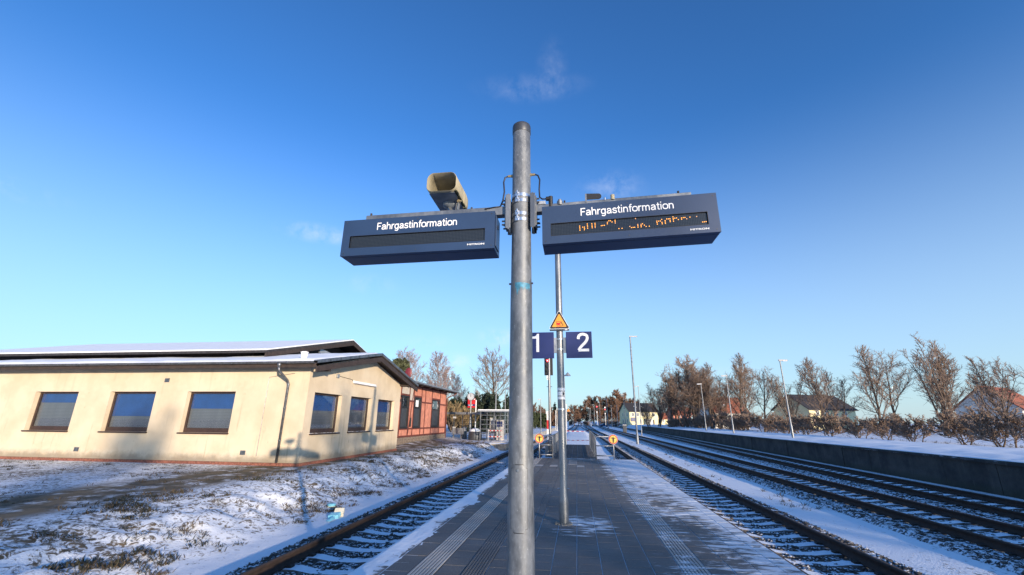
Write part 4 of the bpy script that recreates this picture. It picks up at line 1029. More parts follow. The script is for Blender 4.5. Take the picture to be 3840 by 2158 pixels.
# ------------------------------------------------------------------ light signal left of the slim pole
sg = thing('light_signal', 'black railway light signal showing red on a grey post below the number 1 plate', 'signal', (-1.72, 29, -.4))
MB().lathe([(.16,-.45),(.16,.55),(.085,.60),(.080,5.72)], (-1.70,29,0), 18).build('post', 'galv', sg, auto=True)
MB().box(-2.02, -1.46, 29.10, 29.16, 4.58, 5.78).build('backboard', 'black', sg, bevel=.01)
MB().box(-1.96, -1.62, 29.0, 29.10, 4.65, 5.74).build('lamp_housing', 'black', sg, bevel=.01)
for i, z in enumerate((5.52, 5.18, 4.86)):
    MB().lathe([(.085,0),(.085,.10)], (-1.80,29.0,z), 18, axis='y').build('lamp_hood', 'black', sg)
    if i == 0:
        ln = MB().lathe([(.078,0),(.078,.012)], (-1.80,28.899,z), 18, axis='y').build('red_light', 'red_lamp', sg); MB().lathe([(.042,0),(.042,.004)], (-1.80,28.886,z), 14, axis='y').build('core', 'red_core', ln)
pl = MB().box(-1.86, -1.76, 28.90, 28.91, 4.26, 4.55).build('number_plate', 'white_print', sg)
text_geo('N', -1.845, -1.775, 4.29, 4.39, 28.899, .002, .03).build('letter', 'black', pl)
MB().box(-1.88, -1.52, 28.95, 29.05, 3.82, 3.85).build('step', 'dark_steel', sg)
for i, (z0, z1) in enumerate(((.55,1.2),(1.2,1.75),(1.75,2.3))): MB().box(-1.90, -1.80, 28.93, 28.94, z0, z1).build('mast_board', 'red_paint' if i == 1 else 'white_print', sg)
MB().box(-2.02, -1.80, 28.75, 29.1, -.45, .30).build('cabinet', 'galv', sg, bevel=.01)

# ------------------------------------------------------------------ buildings
def wall_cells(b, axis, fixed, thick, u0, u1, v0, v1, holes, m=0):
    """wall in the plane axis=fixed, going back by thick, with rectangular openings (u,v)"""
    us = sorted({u0, u1, *[h[0] for h in holes], *[h[1] for h in holes]}); vs = sorted({v0, v1, *[h[2] for h in holes], *[h[3] for h in holes]})
    for a, c in zip(us, us[1:]):
        for d, e in zip(vs, vs[1:]):
            if any(h[0] <= (a+c)/2 <= h[1] and h[2] <= (d+e)/2 <= h[3] for h in holes): continue
            lo, hi = min(fixed, fixed+thick), max(fixed, fixed+thick)
            if axis == 'x': b.box(lo, hi, a, c, d, e, m)
            else: b.box(a, c, lo, hi, d, e, m)
    return b
YB = thing('yellow_station_building', 'yellow rendered single storey building with three windows in its gable wall', 'building', (-10.53, 21, -.1))
YX, Y0, Y1, YR = -10.53, 16.3, 25.75, 21.35
WINS = [(16.80,18.98),(19.80,21.98),(22.76,24.96)]
b = MB(); wall_cells(b, 'x', YX, -.32, Y0, Y1, .08, 3.72, [(a, c, 1.14, 2.74) for a, c in WINS])
b.prism([(Y0,3.72),(Y1,3.72),(YR,4.80)], (YX-.32,0,0), (0,1,0), (0,0,1), .32)
SIDE = [(-15.9,-13.7),(-19.6,-17.4),(-23.4,-21.2)]
wall_cells(b, 'y', Y0, .32, -28, YX-.32, .08, 3.858, [(a, c, 1.14, 2.74) for a, c in SIDE])
b.box(-28, YX-.32, Y1-.32, Y1, .08, 3.90)
b.build('wall', 'yellow', YB)
# brick plinth, a course of upright bricks: too many to single out
b = MB(); y = Y0-.03
while y < Y1: b.box(YX-.3, YX+.035+random.uniform(-.006,.006), y+.004, y+.066, -.3, .075); y += .07
x = YX+.03
while x > -26: b.box(x-.066, x-.004, Y0-.035+random.uniform(-.006,.006), Y0+.2, -.3, .075); x -= .07
tag(b.build('brick_plinth', 'brick', YB), kind='stuff')
MB().box(-27.9, YX-.05, Y0+.02, Y1-.02, -.3, .06).build('foundation', 'old_concrete', YB)
def window_x(parent, xf, a, c, z0, z1, split=.36, sillsnow=True):
    """window in a wall facing +X"""
    xr = xf-.24; b = MB(); f = .07
    b.box(xr, xr+.06, a, c, z0, z0+.17); b.box(xr, xr+.06, a, c, z1-f, z1); b.box(xr, xr+.06, a, a+f, z0+.17, z1-f); b.box(xr, xr+.06, c-f, c, z0+.17, z1-f)
    w = b.build('window', 'brown_frame', parent)
    MB().box(xr+.02, xr+.028, a+f, c-f, z0+.17, z1-f).build('pane', 'glass', w)
    zm = z1-(z1-z0)*split
    MB().box(xr-.05, xr-.045, a+.03, c-.03, zm, z1-.02).build('blue_blind', 'blind_blue', w)
    MB().box(xr-.06, xr-.055, a+.03, c-.03, z0+.02, zm).build('slatted_blind', 'blinds', w)
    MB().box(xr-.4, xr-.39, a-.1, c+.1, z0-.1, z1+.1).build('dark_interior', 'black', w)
    s = MB(); s.box(xr+.061, xf+.08, a-.03, c+.03, z0-.055, z0-.002); s.build('sill', 'brown_frame', w, bevel=.006)
    n = MB()
    for i in range(16):
        q = random.uniform(a, c); r_ = random.uniform(.01,.05); n.obox((xf-.02+random.uniform(-.05,.07), q, z0+.002), (.02,0,0), (0,r_,0), (0,0,.006))
    n.build('sill_snow', 'snow', w); return w
def window_y(parent, yf, a, c, z0, z1, split=.36):
    yr = yf+.24; b = MB(); f = .07
    b.box(a, c, yr-.06, yr, z0, z0+.17); b.box(a, c, yr-.06, yr, z1-f, z1); b.box(a, a+f, yr-.06, yr, z0+.17, z1-f); b.box(c-f, c, yr-.06, yr, z0+.17, z1-f)
    w = b.build('window', 'brown_frame', parent)
    MB().box(a+f, c-f, yr-.028, yr-.02, z0+.17, z1-f).build('pane', 'glass', w)
    zm = z1-(z1-z0)*split
    MB().box(a+.03, c-.03, yr+.045, yr+.05, zm, z1-.02).build('blue_blind', 'blind_blue', w)
    MB().box(a+.03, c-.03, yr+.055, yr+.06, z0+.02, zm).build('slatted_blind', 'blinds', w)
    MB().box(a-.03, c+.03, yf-.08, yr-.061, z0-.055, z0-.002).build('sill', 'brown_frame', w, bevel=.006); return w
for (a, c), s in zip(WINS, (.44, .38, .40)): window_x(YB, YX, a, c, 1.14, 2.74, s)
for (a, c), s in zip(SIDE, (.42, .62, .28)): window_y(YB, Y0, a, c, 1.14, 2.74, s)
# roof: ridge runs back from the gable
OV, ZE, ZR, YE0, YE1 = .62, 3.72, 4.95, 15.70, 26.95
sl0 = (ZR-3.86)/(YR-YE0)
b = MB(); xo = YX+OV
def slab(b, ya, za, yb_, zb_, x0, x1, th, m): b.poly([(x0,ya,za),(x1,ya,za),(x1,yb_,zb_),(x0,yb_,zb_),(x0,ya,za-th),(x1,ya,za-th),(x1,yb_,zb_-th),(x0,yb_,zb_-th)], [(0,1,2,3),(7,6,5,4),(0,4,5,1),(1,5,6,2),(2,6,7,3),(3,7,4,0)], m)
slab(b, YE0, 3.86, YR, ZR, -28, xo, .07, 0); slab(b, YR, ZR, YE1, 3.80, -28, xo, .07, 0)
roof = b.build('roof', 'roof_dark', YB)
b = MB(); slab(b, YE0+.0, 3.66, YR, ZR-.16, xo-.05, xo+.0, .22, 0); slab(b, YR, ZR-.16, YE1, 3.60, xo-.05, xo, .22, 0)
b.build('barge_board', 'dark_wood', roof)
b = MB(); slab(b, YE0+.02, 3.79, YR, ZR-.075, -28, xo-.05, .03, 0); slab(b, YR, ZR-.075, YE1-.02, 3.72, -28, xo-.05, .03, 0); b.build('soffit', 'dark_wood', roof)
for y in (16.75, 21.35, 25.6):
    z = ZR-.30-abs(y-YR)*.205; MB().box(YX-.1, xo-.06, y-.07, y+.07, z-.14, z+.10).build('purlin', 'dark_wood', roof)
MB().box(-28, xo-.06, YE0+.005, YE0+.03, 3.62, 3.785).build('fascia_board', 'dark_wood', roof)
# verge flashing pieces and snow
n = 7
for i in range(n):
    ya, yb_ = YE0+(YR-YE0)*i/n, YE0+(YR-YE0)*(i+1)/n+.05; f = lambda y: 3.875+(y-YE0)*sl0+.004*(i % 2)
    b = MB(); slab(b, ya, f(ya)+.03, yb_, f(yb_)+.03, xo-.16, xo+.025, .12, 0); b.build('verge_flashing', 'zinc', roof)
for i in range(n):
    ya, yb_ = YR+(YE1-YR)*i/n, YR+(YE1-YR)*(i+1)/n+.05; f = lambda y: ZR+.015-(y-YR)*(ZR-3.80)/(YE1-YR)+.004*(i % 2)
    b = MB(); slab(b, ya, f(ya)+.03, yb_, f(yb_)+.03, xo-.16, xo+.025, .12, 0); b.build('verge_flashing', 'zinc', roof)
xu = np.concatenate([np.linspace(-28,-14,60), np.linspace(-13.9,xo-.13,44)]); yu = np.concatenate([np.linspace(YE0+.02,YR,40), np.linspace(YR+.05,YE1-.05,26)])
UX, UY = np.meshgrid(xu, yu); zb_ = np.where(UY < YR, 3.86+(UY-YE0)*sl0, ZR-(UY-YR)*(ZR-3.80)/(YE1-YR))
th = .035+.075*fbm(UX*1.3, UY*1.3, 4, 61)+.04*(fbm(UX*.4, UY*.4, 3, 62)-.5)
ed = sst(0, .10, UY-YE0)*sst(0, .22, xo-.11-UX+.10*(fbm(UX*0+2, UY*2.2, 3, 64)-.5)); zz_r = zb_+.004+th*ed-.012*(1-ed)
qi = (np.arange(len(yu)-1)[:,None]*len(xu)+np.arange(len(xu)-1)).ravel()
np_obj('roof_snow', np.stack([UX.ravel(), UY.ravel(), zz_r.ravel()], 1), np.stack([qi, qi+1, qi+len(xu)+1, qi+len(xu)], 1), 'snow', roof, smooth=True)
gu = MB(); P = [(.075*math.cos(R(a)), .075*math.sin(R(a))) for a in range(180, 361, 20)]; P += [(p*.9, q*.9) for p, q in reversed(P)]
gu.prism(P, (-28, YE0-.06, 3.83), (0,1,0), (0,0,1), 28+xo-.10); go = gu.build('gutter', 'zinc', YB)
gu = MB()
for i in range(5): gu.obox((xo-1.2-i*2.4, YE0-.06, 3.80), (.012,0,0), (0,.082,0), (0,0,.045))
gu.build('gutter_joint', 'zinc', go)
dp = MB(); px = YX-.95
dp.lathe([(.045,3.62),(.075,3.70),(.085,3.80)], (px,YE0-.06,0), 12)
dp.tube([(px,YE0-.06,3.64),(px,YE0-.02,3.50),(px+.10,Y0-.16,3.16),(px+.12,Y0-.09,3.02),(px+.12,Y0-.09,.1)], .05, 12); dp.build('downpipe', 'zinc', YB, smooth=True)
for z in (.9, 2.1, 3.0): MB().lathe([(.052,z-.015),(.060,z-.015),(.060,z+.015),(.052,z+.015)], (px+.12,Y0-.09,0), 12).build('pipe_clamp', 'zinc', YB)
lt = MB(); lt.box(YX+.005, YX+.09, 19.75, 22.15, 3.38, 3.46, 1); lt.box(YX+.005, YX+.14, 19.78, 22.12, 3.34, 3.378, 0); lt.build('strip_light', ['plastic_white', 'plastic_white'], YB, bevel=.012)
for x, z in ((-12.9,.42),(-20.5,.42),(-17.0,3.2)):
    v = MB().box(x-.11, x+.11, Y0-.018, Y0-.002, z-.08, z+.08)
    for q in range(5): v.box(x-.09, x+.09, Y0-.028, Y0-.019, z-.06+q*.028, z-.05+q*.028)
    v.build('vent_grille', 'zinc', YB)
MB().tube([(YX+.012,18.4,3.55),(YX+.012,19.7,3.50),(YX+.012,19.75,3.42)], .010, 6).build('cable', 'black', YB)
MB().box(YX+.002, YX+.07, 18.25, 18.42, 3.46, 3.62).build('junction_box', 'panel_grey', YB, bevel=.008)
MB().tube([(-12.3,Y0-.014,.3),(-12.3,Y0-.014,3.3),(-11.2,Y0-.014,3.45)], .012, 6).build('conduit', 'zinc', YB)
bu = thing('bucket', 'white plastic bucket standing on the snowy roof of the yellow building', 'bucket', (-11.0, 16.25, 4.05))
MB().lathe([(.115,0),(.128,.10),(.145,.235),(.156,.24),(.156,.262),(.135,.262),(.12,.10),(.0,.02)], (-11.0,16.42,4.07), 20).build('body', 'plastic_white', bu, auto=True)
MB().tube([(-11.0+.15*math.cos(R(a)), 16.42, 4.32+.07*math.sin(R(a))) for a in range(0,181,20)], .004, 5).build('handle', 'steel', bu)

# taller open-gabled roof behind
OB = thing('tall_shed', 'dark building with open gabled snow covered roof rising behind the yellow building', 'shed', (-15, 25, 0))
gx, yr_, zr_ = -14.2, 26.2, 6.60
b = MB(); slab(b, 18.3, 4.75, yr_, zr_, -34, gx, .12, 0); slab(b, yr_, zr_, 33.2, 4.80, -34, gx, .12, 0); ro = b.build('roof', 'roof_dark', OB)
b = MB(); slab(b, 18.35, 4.82, yr_, zr_+.07, -34, gx-.05, .06, 0); slab(b, yr_, zr_+.07, 33.1, 4.87, -34, gx-.05, .06, 0); b.build('roof_snow', 'snow', ro)
b = MB(); slab(b, 18.3, 4.64, yr_, zr_-.12, gx-.06, gx+.02, .20, 0); slab(b, yr_, zr_-.12, 33.2, 4.66, gx-.06, gx+.02, .20, 0); b.build('barge_board', 'dark_wood', ro)
MB().bar((gx-.25,22.9,5.45), (gx-.25,29.3,4.75), .10, .26).build('brace', 'panel_grey', OB)
MB().prism([(19,0),(32.5,0),(32.5,4.6),(yr_,zr_-.3),(19,4.6)], (gx-1.4,0,0), (0,1,0), (0,0,1), .2).build('gable_wall', 'dark_wood', OB)
MB().box(-33.8, gx-1.45, 19.3, 32.4, 0, 4.80).build('wall', 'dark_wood', OB)

# red half-timbered building
RB = thing('half_timbered_building', 'salmon red half-timbered building with tall dark windows beside the yellow building', 'building', (-12.2, 34, 0))
RX, RY1 = -12.2, 41.1
posts = [27.6, 30.0, 31.62, 32.55, 34.25, 35.15, 36.85, 39.15, 41.02]
rw_ = [(30.08,31.54),(32.63,34.17),(36.93,39.07)]
for y in posts: MB().box(RX-.14, RX+.012, y-.07, y+.07, .62, 4.20).build('beam', 'timber_red', RB)
MB().box(RX-.14, RX+.014, 26.0, RY1+.02, .50, .62).build('beam', 'timber_red', RB); MB().box(RX-.14, RX+.015, 26.0, RY1+.02, 4.14, 4.28).build('beam', 'timber_red', RB)
for ya, yb_ in zip(posts, posts[1:]):
    inw = [w for w in rw_ if ya <= w[0] and w[1] <= yb_+.02]; a, c = ya+.07, yb_-.07
    for z in ((1.06,) if not inw else (1.06,)): MB().box(RX-.13, RX+.010, a, c, z-.05, z+.06).build('beam', 'timber_red', RB)
    zt = 3.02 if not inw else 3.42
    MB().box(RX-.13, RX+.010, a, c, zt-.05, zt+.07).build('beam', 'timber_red', RB)
    MB().box(RX-.12, RX-.010, a, c, .62, 1.01).build('infill_panel', 'pink_infill', RB)
    if not inw: MB().box(RX-.12, RX-.010, a, c, 1.12, zt-.05).build('infill_panel', 'pink_infill', RB)
    MB().box(RX-.12, RX-.010, a, c, zt+.07, 4.14).build('infill_panel', 'cream_infill' if ya < 31.7 and ya > 29 else 'pink_infill', RB)
MB().box(RX-.12, RX-.010, 26.0, 27.53, .62, 4.14).build('infill_panel', 'pink_infill', RB)
for y0_, y1_ in ((31.70,32.46),(29.9,28.9)): MB().bar((RX+.0,y0_,.66), (RX+.0,y1_,4.12), .10, .03, up=(1,0,0)).build('brace', 'timber_red', RB)
MB().box(RX-.02, RX+.06, 31.95, 32.15, 1.20, 1.85).build('meter_box', 'black', RB, bevel=.01)
for i, (a, c) in enumerate(rw_):
    z0, z1 = 1.14, 3.36; b = MB(); f = .09
    b.box(RX-.10, RX+.02, a, a+f, z0, z1); b.box(RX-.10, RX+.02, c-f, c, z0, z1); b.box(RX-.10, RX+.02, a+f, c-f, z1-f, z1); b.box(RX-.10, RX+.02, a+f, c-f, z0, z0+f); b.box(RX-.10, RX+.02, a+f, c-f, 2.52, 2.60)
    w = b.build('window', 'black', RB)
    MB().box(RX-.06, RX-.05, a+f, c-f, z0+f, 2.52).build('lower_board', 'dark_steel', w); MB().box(RX-.05, RX-.045, a+f, c-f, 2.60, z1-f).build('pane', 'glass', w)
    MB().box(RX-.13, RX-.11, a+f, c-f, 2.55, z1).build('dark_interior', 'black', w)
    if i == 1: MB().box(RX-.042, RX-.040, a+.45, c-.48, 2.66, 3.15).build('notice', 'white_print', w)
    if i == 2:
        for q in (a+.35, c-.45): MB().box(RX-.042, RX-.040, q, q+.10, 2.78, 3.0).build('notice', 'white_print', w)
    MB().box(RX-.02, RX+.06, a-.02, c+.02, z0-.05, z0-.002).build('sill', 'black', w)
b = MB()
for r_ in range(3):
    y = 26.0+r_*.11
    while y < RY1:
        l = random.uniform(.22,.42); b.box(RX-.2, RX+.05+random.uniform(-.015,.02), y+.008, min(RY1, y+l)-.008, .02+r_*.16, .02+(r_+1)*.16-.01); y += l
tag(b.build('stone_plinth', 'stone', RB), kind='stuff')
MB().box(RX-.25, RX-.15, 26, RY1, -.1, 4.2).build('inner_wall', 'pink_infill', RB); MB().box(-24, RX-.16, RY1-.05, RY1+.01, 0, 4.15).build('end_wall', 'pink_infill', RB)
# roof, low pitch, deep eave towards the tracks
b = MB(); b.poly([(-11.35,25.5,4.30),(-11.35,41.9,4.30),(-18,41.9,5.2),(-18,25.5,5.2),(-11.35,25.5,4.18),(-11.35,41.9,4.18),(-18,41.9,5.08),(-18,25.5,5.08)], [(0,1,2,3),(7,6,5,4),(0,4,5,1),(1,5,6,2),(2,6,7,3),(3,7,4,0)])
ro = b.build('roof', 'roof_dark', RB)
for i in range(13):
    y = 25.5+i*1.262; MB().box(-11.40, -11.30, y+.01, y+1.25, 4.25, 4.36).build('eave_flashing', 'galv_light', ro)
for i in range(9): y = 26.5+i*1.9; MB().bar((-12.2,y,4.26), (-11.42,y,4.16), .08, .12).build('rafter_end', 'dark_wood', ro)
MB().tube([(-11.40,41.85,4.22),(-11.42,41.7,4.12),(-12.1,41.25,3.72),(-12.16,41.2,3.6),(-12.16,41.2,.1)], .045, 8).build('downpipe', 'timber_red', RB, smooth=True)
dd = thing('satellite_dish', 'dark red satellite dish on the roof of the half-timbered building', 'dish', (-13, 33, 4.5))
MB().lathe([(.0,.05),(.16,.035),(.27,.0),(.28,-.01)], (-13.0,33.0,5.22), 18, axis='y').build('dish', 'dish_red', dd, auto=True); dd.children[0].scale = (1,1,1.45); dd.children[0].location.z -= (5.22-4.5)*.45
MB().tube([(-13,33.05,4.6),(-13,33.05,5.2)], .025, 8).build('stand', 'dark_steel', dd)

# ------------------------------------------------------------------ station furniture on the left
ck = thing('station_clock', 'white round station clock on a grey post near the glass shelter', 'clock', (-10.15, 42.5, 0))
MB().lathe([(.115,-.1),(.115,1.6),(.085,1.62),(.075,3.55)], (-10.15,42.5,0), 14).build('post', 'galv', ck, auto=True)
MB().lathe([(.37,.10),(.37,-.10)], (-10.15,42.5,3.90), 32, axis='y').build('case', 'dark_steel', ck, auto=True)
fc = MB().lathe([(.345,.0),(.345,.004)], (-10.15,42.398,3.90), 32, axis='y').build('dial', 'dial_shaded', ck)
for i in range(12):
    a = i*math.pi/6; s, c = math.sin(a), math.cos(a)
    MB().obox((-10.15+.29*s, 42.390, 3.90+.29*c), (.014*c,0,-.014*s), (0,.002,0), (.04*s,0,.04*c)).build('hour_mark', 'black', fc)
MB().obox((-10.15+.005,42.387,4.03), (.013,0,0), (0,.002,0), (.002,0,.15)).build('minute_hand', 'black', fc); MB().obox((-10.155,42.389,3.99), (.018,0,0), (0,.002,0), (0,0,.10)).build('hour_hand', 'black', fc)
st = thing('station_sign', 'red station sign with blue band behind the clock on a white post', 'sign', (-10.2, 45, 0))
MB().tube([(-10.2,45,-.1),(-10.2,45,3.70)], .06, 10).build('post', 'white_paint', st)
MB().box(-11.05, -10.27, 44.95, 45.0, 2.93, 3.86).build('panel', 'red_paint', st); MB().box(-11.05, -10.27, 44.945, 44.949, 3.10, 3.27).build('blue_band', 'sign_blue', st)
for a, c in ((-10.95,-10.85),(-10.70,-10.55)): MB().box(a, c, 44.940, 44.944, 3.14, 3.22).build('white_mark', 'white_print', st)
MB().box(-10.42, -10.29, 44.940, 44.944, 3.72, 3.82).build('white_mark', 'white_print', st)
sh = thing('glass_shelter', 'steel framed glass waiting shelter with flat snowy roof on the left platform', 'shelter', (-7.3, 41.5, 0))
for x in (-8.6, -7.35, -6.1):
    for y in (40.0, 43.0): MB().box(x-.035, x+.035, y-.035, y+.035, -.1, 2.45).build('post', 'galv', sh)
MB().box(-8.85, -5.9, 39.7, 43.3, 2.46, 2.58).build('roof', 'panel_grey', sh); MB().box(-8.8, -5.95, 39.75, 43.25, 2.581, 2.64).build('roof_snow', 'snow', sh)
for z in (.55, .95, 1.35, 1.75, 2.15):
    for y in (40.0, 43.0): MB().box(-8.56, -6.14, y-.02, y+.02, z-.02, z+.02).build('glazing_bar', 'galv', sh)
    MB().box(-8.62, -8.58, 40.04, 42.96, z-.02, z+.02).build('glazing_bar', 'galv', sh)
for x in (-8.0, -6.75):
    MB().box(x-.018, x+.018, 39.985, 40.015, 0, 2.45).build('glazing_bar', 'galv', sh)
for x0, x1 in ((-8.56,-7.39),(-7.31,-6.14)): MB().box(x0, x1, 39.995, 40.003, .12, 2.4).build('pane', 'glass', sh); MB().box(x0, x1, 42.995, 43.003, .12, 2.4).build('pane', 'glass', sh)
tm = thing('ticket_machine', 'cream ticket machine standing inside the glass shelter', 'ticket machine', (-7.05, 41.6, 0))
MB().box(-7.4, -6.75, 41.4, 42.0, -.05, 1.75).build('cabinet', 'cream_infill', tm, bevel=.03); MB().box(-7.34, -6.81, 41.385, 41.399, 1.15, 1.62).build('screen', 'sign_blue', tm); MB().box(-7.43, -6.72, 41.36, 42.03, 1.752, 1.82).build('hood', 'dark_steel', tm)
ib = thing('information_board', 'grey information board leaning inside the shelter beside the ticket machine', 'board', (-7.9, 42.4, 0))
MB().box(-8.2, -7.6, 42.4, 42.46, .6, 1.95).build('panel', 'cream_infill', ib); MB().box(-8.1, -7.7, 42.39, 42.399, 1.3, 1.85).build('poster', 'white_print', ib)
for x in (-8.15, -7.65): MB().box(x-.03, x+.03, 42.44, 42.5, -.1, .6).build('leg', 'galv', ib)
bs = thing('bicycle_shelter', 'long dark steel shelter with mesh panels between the red building and the glass shelter', 'shelter', (-10.8, 43.6, 0))
MB().box(-12.9, -9.2, 43.2, 43.3, 2.24, 2.46).build('beam', 'galv', bs); MB().box(-12.9, -9.2, 43.3, 46.0, 2.36, 2.44).build('roof', 'roof_dark', bs)
for x in (-12.8, -11.95, -11.1, -10.2, -9.3): MB().box(x-.04, x+.04, 43.2, 43.28, -.1, 2.24).build('post', 'dark_steel', bs)
for z in np.arange(.2, 2.2, .2): MB().box(-12.8, -9.3, 45.9, 45.92, z-.012, z+.012).build('mesh_wire', 'dark_steel', bs)
for x in np.arange(-12.75, -9.3, .25): MB().box(x-.006, x+.006, 45.93, 45.94, 0, 2.3).build('mesh_wire', 'dark_steel', bs)
for x, z in ((-11.9,1.95),(-11.9,1.0)): MB().box(x-.16, x+.16, 43.18, 43.195, z-.08, z+.08).build('notice', 'dimmed_white', bs)
bn = thing('bench', 'grey mesh metal bench beside the clock post', 'bench', (-11.2, 41.6, 0))
MB().obox((-11.15,41.95,.72), (.55,0,0), (0,.02,.0), (0,.05,.26)).build('backrest', 'galv', bn); MB().box(-11.7, -10.6, 41.45, 41.9, .40, .44).build('seat', 'galv', bn)
for x in (-11.5, -10.8): MB().bar((x,41.5,-.05), (x,41.75,.40), .05, .05).bar((x,41.9,-.05), (x,41.7,.40), .05, .05).build('leg', 'galv_light', bn)
bi = thing('litter_bin', 'grey cylindrical litter bin next to the bench', 'bin', (-10.75, 43, 0))
MB().lathe([(.2,.0),(.22,.1),(.22,1.0),(.19,1.05),(.10,1.12)], (-10.75,42.9,0), 16).build('body', 'galv', bi, auto=True)
gb = thing('grit_bin', 'big dark rounded grit container capped with snow before the shelter', 'grit bin', (-9.2, 41, 0))
MB().lathe([(.62,-.05),(.64,.3),(.60,.62),(.45,.82),(.2,.92),(.02,.94)], (-9.35,41.3,0), 20).build('body', 'dark_steel', gb, auto=True); MB().lathe([(.56,.72),(.47,.86),(.22,.975),(.02,1.0)], (-9.35,41.3,0), 20).build('snow_cap', 'snow', gb, auto=True)
ba = thing('construction_barrier', 'red and white low barrier in front of the glass shelter', 'barrier', (-7.2, 39.2, 0))
for z in (.35, .85):
    for i in range(8): x = -7.75+i*.16; MB().box(x, x+.16, 39.2, 39.24, z-.05, z+.05).build('rail_segment', 'dimmed_red' if i % 2 else 'dimmed_white', ba)
for x in (-7.7, -6.5): MB().box(x-.025, x+.025, 39.19, 39.25, -.3, .95).build('leg', 'dimmed_white', ba)

# lamp posts
def lamp(loc, top, label, kind, side=1, r=.06, group='lamp posts', arm=.85):
    x, y, z = loc; t = thing('lamp_post', label, 'lamp post', loc, group)
    MB().lathe([(r*1.5,0),(r*1.5,1.0),(r*1.05,1.08),(r*.75,top-z-.1),(r*.6,top-z)], loc, 12).build('post', 'galv', t, auto=True)
    if kind == 'flat':
        h = MB(); h.poly([(x-side*.10,y-.06,top-.04),(x+side*arm,y-.12,top),(x+side*arm,y+.12,top),(x-side*.10,y+.06,top-.04),(x-side*.10,y-.06,top+.10),(x+side*arm*.9,y-.11,top+.07),(x+side*arm*.9,y+.11,top+.07),(x-side*.10,y+.06,top+.10)], [(0,1,2,3),(4,7,6,5),(0,4,5,1),(1,5,6,2),(2,6,7,3),(3,7,4,0)])
        h.build('lamp_head', 'dimmed_white', t); MB().box(min(x+side*.2,x+side*arm*.9), max(x+side*.2,x+side*arm*.9), y-.08, y+.08, top-.045, top-.02).build('lens', 'plastic_white', t)
    else:
        MB().bar((x,y,top-.06), (x+side*.30,y,top-.06), .04, .04).build('arm', 'galv', t)
        MB().lathe([(.30,0),(.28,.03),(.05,.30),(.0,.32)], (x+side*.30,y,top-.12), 8).build('lamp_head', 'panel_grey', t)
    return t
b_ = lamp((6.46,51.3,-.62), 11.15, 'tall lamp post in the snow between the tracks right of the platform', 'flat', 1, .10, arm=.85)
for i in range(5): z = 8.2+i*.42; MB().lathe([(.085,0),(.10,.02),(.10,.08),(.085,.1)], (6.46,51.3,z), 10).build('clamp_ring', 'galv', b_)
lamp((-7.62,42.2,-.05), 5.50, 'lamp post with conical head behind the glass shelter', 'cone', 1, .055)
lamp((-8.75,55,-.05), 5.55, 'lamp post with conical head farther along the left platform, near the mast', 'cone', 1, .05)
lamp((-.98,40,-.3), 5.72, 'lamp post with conical head just right of the slim sign pole', 'cone', 1, .035)
lamp((-5.52,70,-.3), 4.9, 'thin lamp post beside the hedge left of the light signal', 'flat', -1, .05, arm=.5)
for x, y, top, s, lab in ((10.85,80,7.6,-1,'lamp post seen just right of the tall lamp, before the cream house'),(17.0,53,6.75,-1,'lamp post on the far platform standing before the orange roofed house'),(17.9,67,6.95,-1,'lamp post on the far platform among the bare tree trunks'),(16.9,39,6.65,1,'nearest lamp post on the far platform, at the far right')):
    lamp((x,y,.5 if x > 15 else -.6), top, lab, 'flat', s, .06, arm=.6)
for x, y, top, lab in ((8.62,130,7.76,'distant lamp post left of the cream house, beside the second red signal'),(12.4,120,8.5,'distant lamp post directly before the gable of the cream house'),(5.45,200,7.4,'far lamp post nearest to the vanishing point of the tracks'),(5.75,190,6.7,'far shorter lamp post left of the vanishing tracks pair'),(6.9,180,7.9,'far lamp post left of the red signal head'),(11.1,220,10.4,'farthest tall lamp post above the parked cars')):
    lamp((x,y,-.4), top, lab, 'flat', -1, .09, arm=.9)
def thin_post(x, y, z, top, label):
    t = thing('steel_post', label, 'post', (x,y,z), 'thin steel posts'); MB().tube([(x,y,z),(x,y,top)], [.08,.055], 8).build('shaft', 'galv_light', t); MB().lathe([(.09,0),(.09,.06),(.03,.1)], (x,y,top-.02), 8).build('cap', 'dark_steel', t)
thin_post(11.27,150,0,6.8,'thin pale post left of the cream house'); thin_post(12.2,140,0,6.5,'thin pale post closest to the gable of the cream house')
thin_post(-3.9,90,-.2,4.15,'thin post in front of the hedge, between signal and slim pole'); thin_post(-4.25,92,-.2,3.8,'shorter thin post in front of the hedge')
def far_signal(x, y, z, top, w, label, tri=False):
    t = thing('light_signal', label, 'signal', (x,y,z), 'distant light signals')
    MB().tube([(x,y,z),(x,y,top)], .07, 8).build('post', 'white_paint', t)
    MB().box(x-w/2, x+w/2, y-.12, y-.02, top-1.7*w/.62, top).build('head', 'black', t, bevel=.03)
    ln = MB().lathe([(.15*w/.62,0),(.15*w/.62,.03)], (x,y-.13,top-.42*w/.62), 16, axis='y').build('red_light', 'red_lamp', t)
    MB().lathe([(.07*w/.62,0),(.07*w/.62,.01)], (x,y-.165,top-.42*w/.62), 12, axis='y').build('core', 'red_core', ln)
    MB().box(x-.16, x+.16, y-.12, y-.10, top-2.2*w/.62, top-1.75*w/.62).build('number_plate', 'white_print', t)
    if tri: MB().prism(triangle(x, top+.05, .75, .75, .05), (0,y-.1,0), (1,0,0), (0,0,1), .03).build('triangle_plate', 'white_paint', t)
far_signal(7.95,180,-.3,7.8,.82,'distant black signal showing red before the brown trees'); far_signal(11.1,180,0,6.6,.62,'distant smaller red signal with a triangle plate on top', True)
t = warning_sign(-1.40, 80, 3.25, .80, .72, 'distant orange warning triangle seen right of the slim sign pole', 'warning triangles')
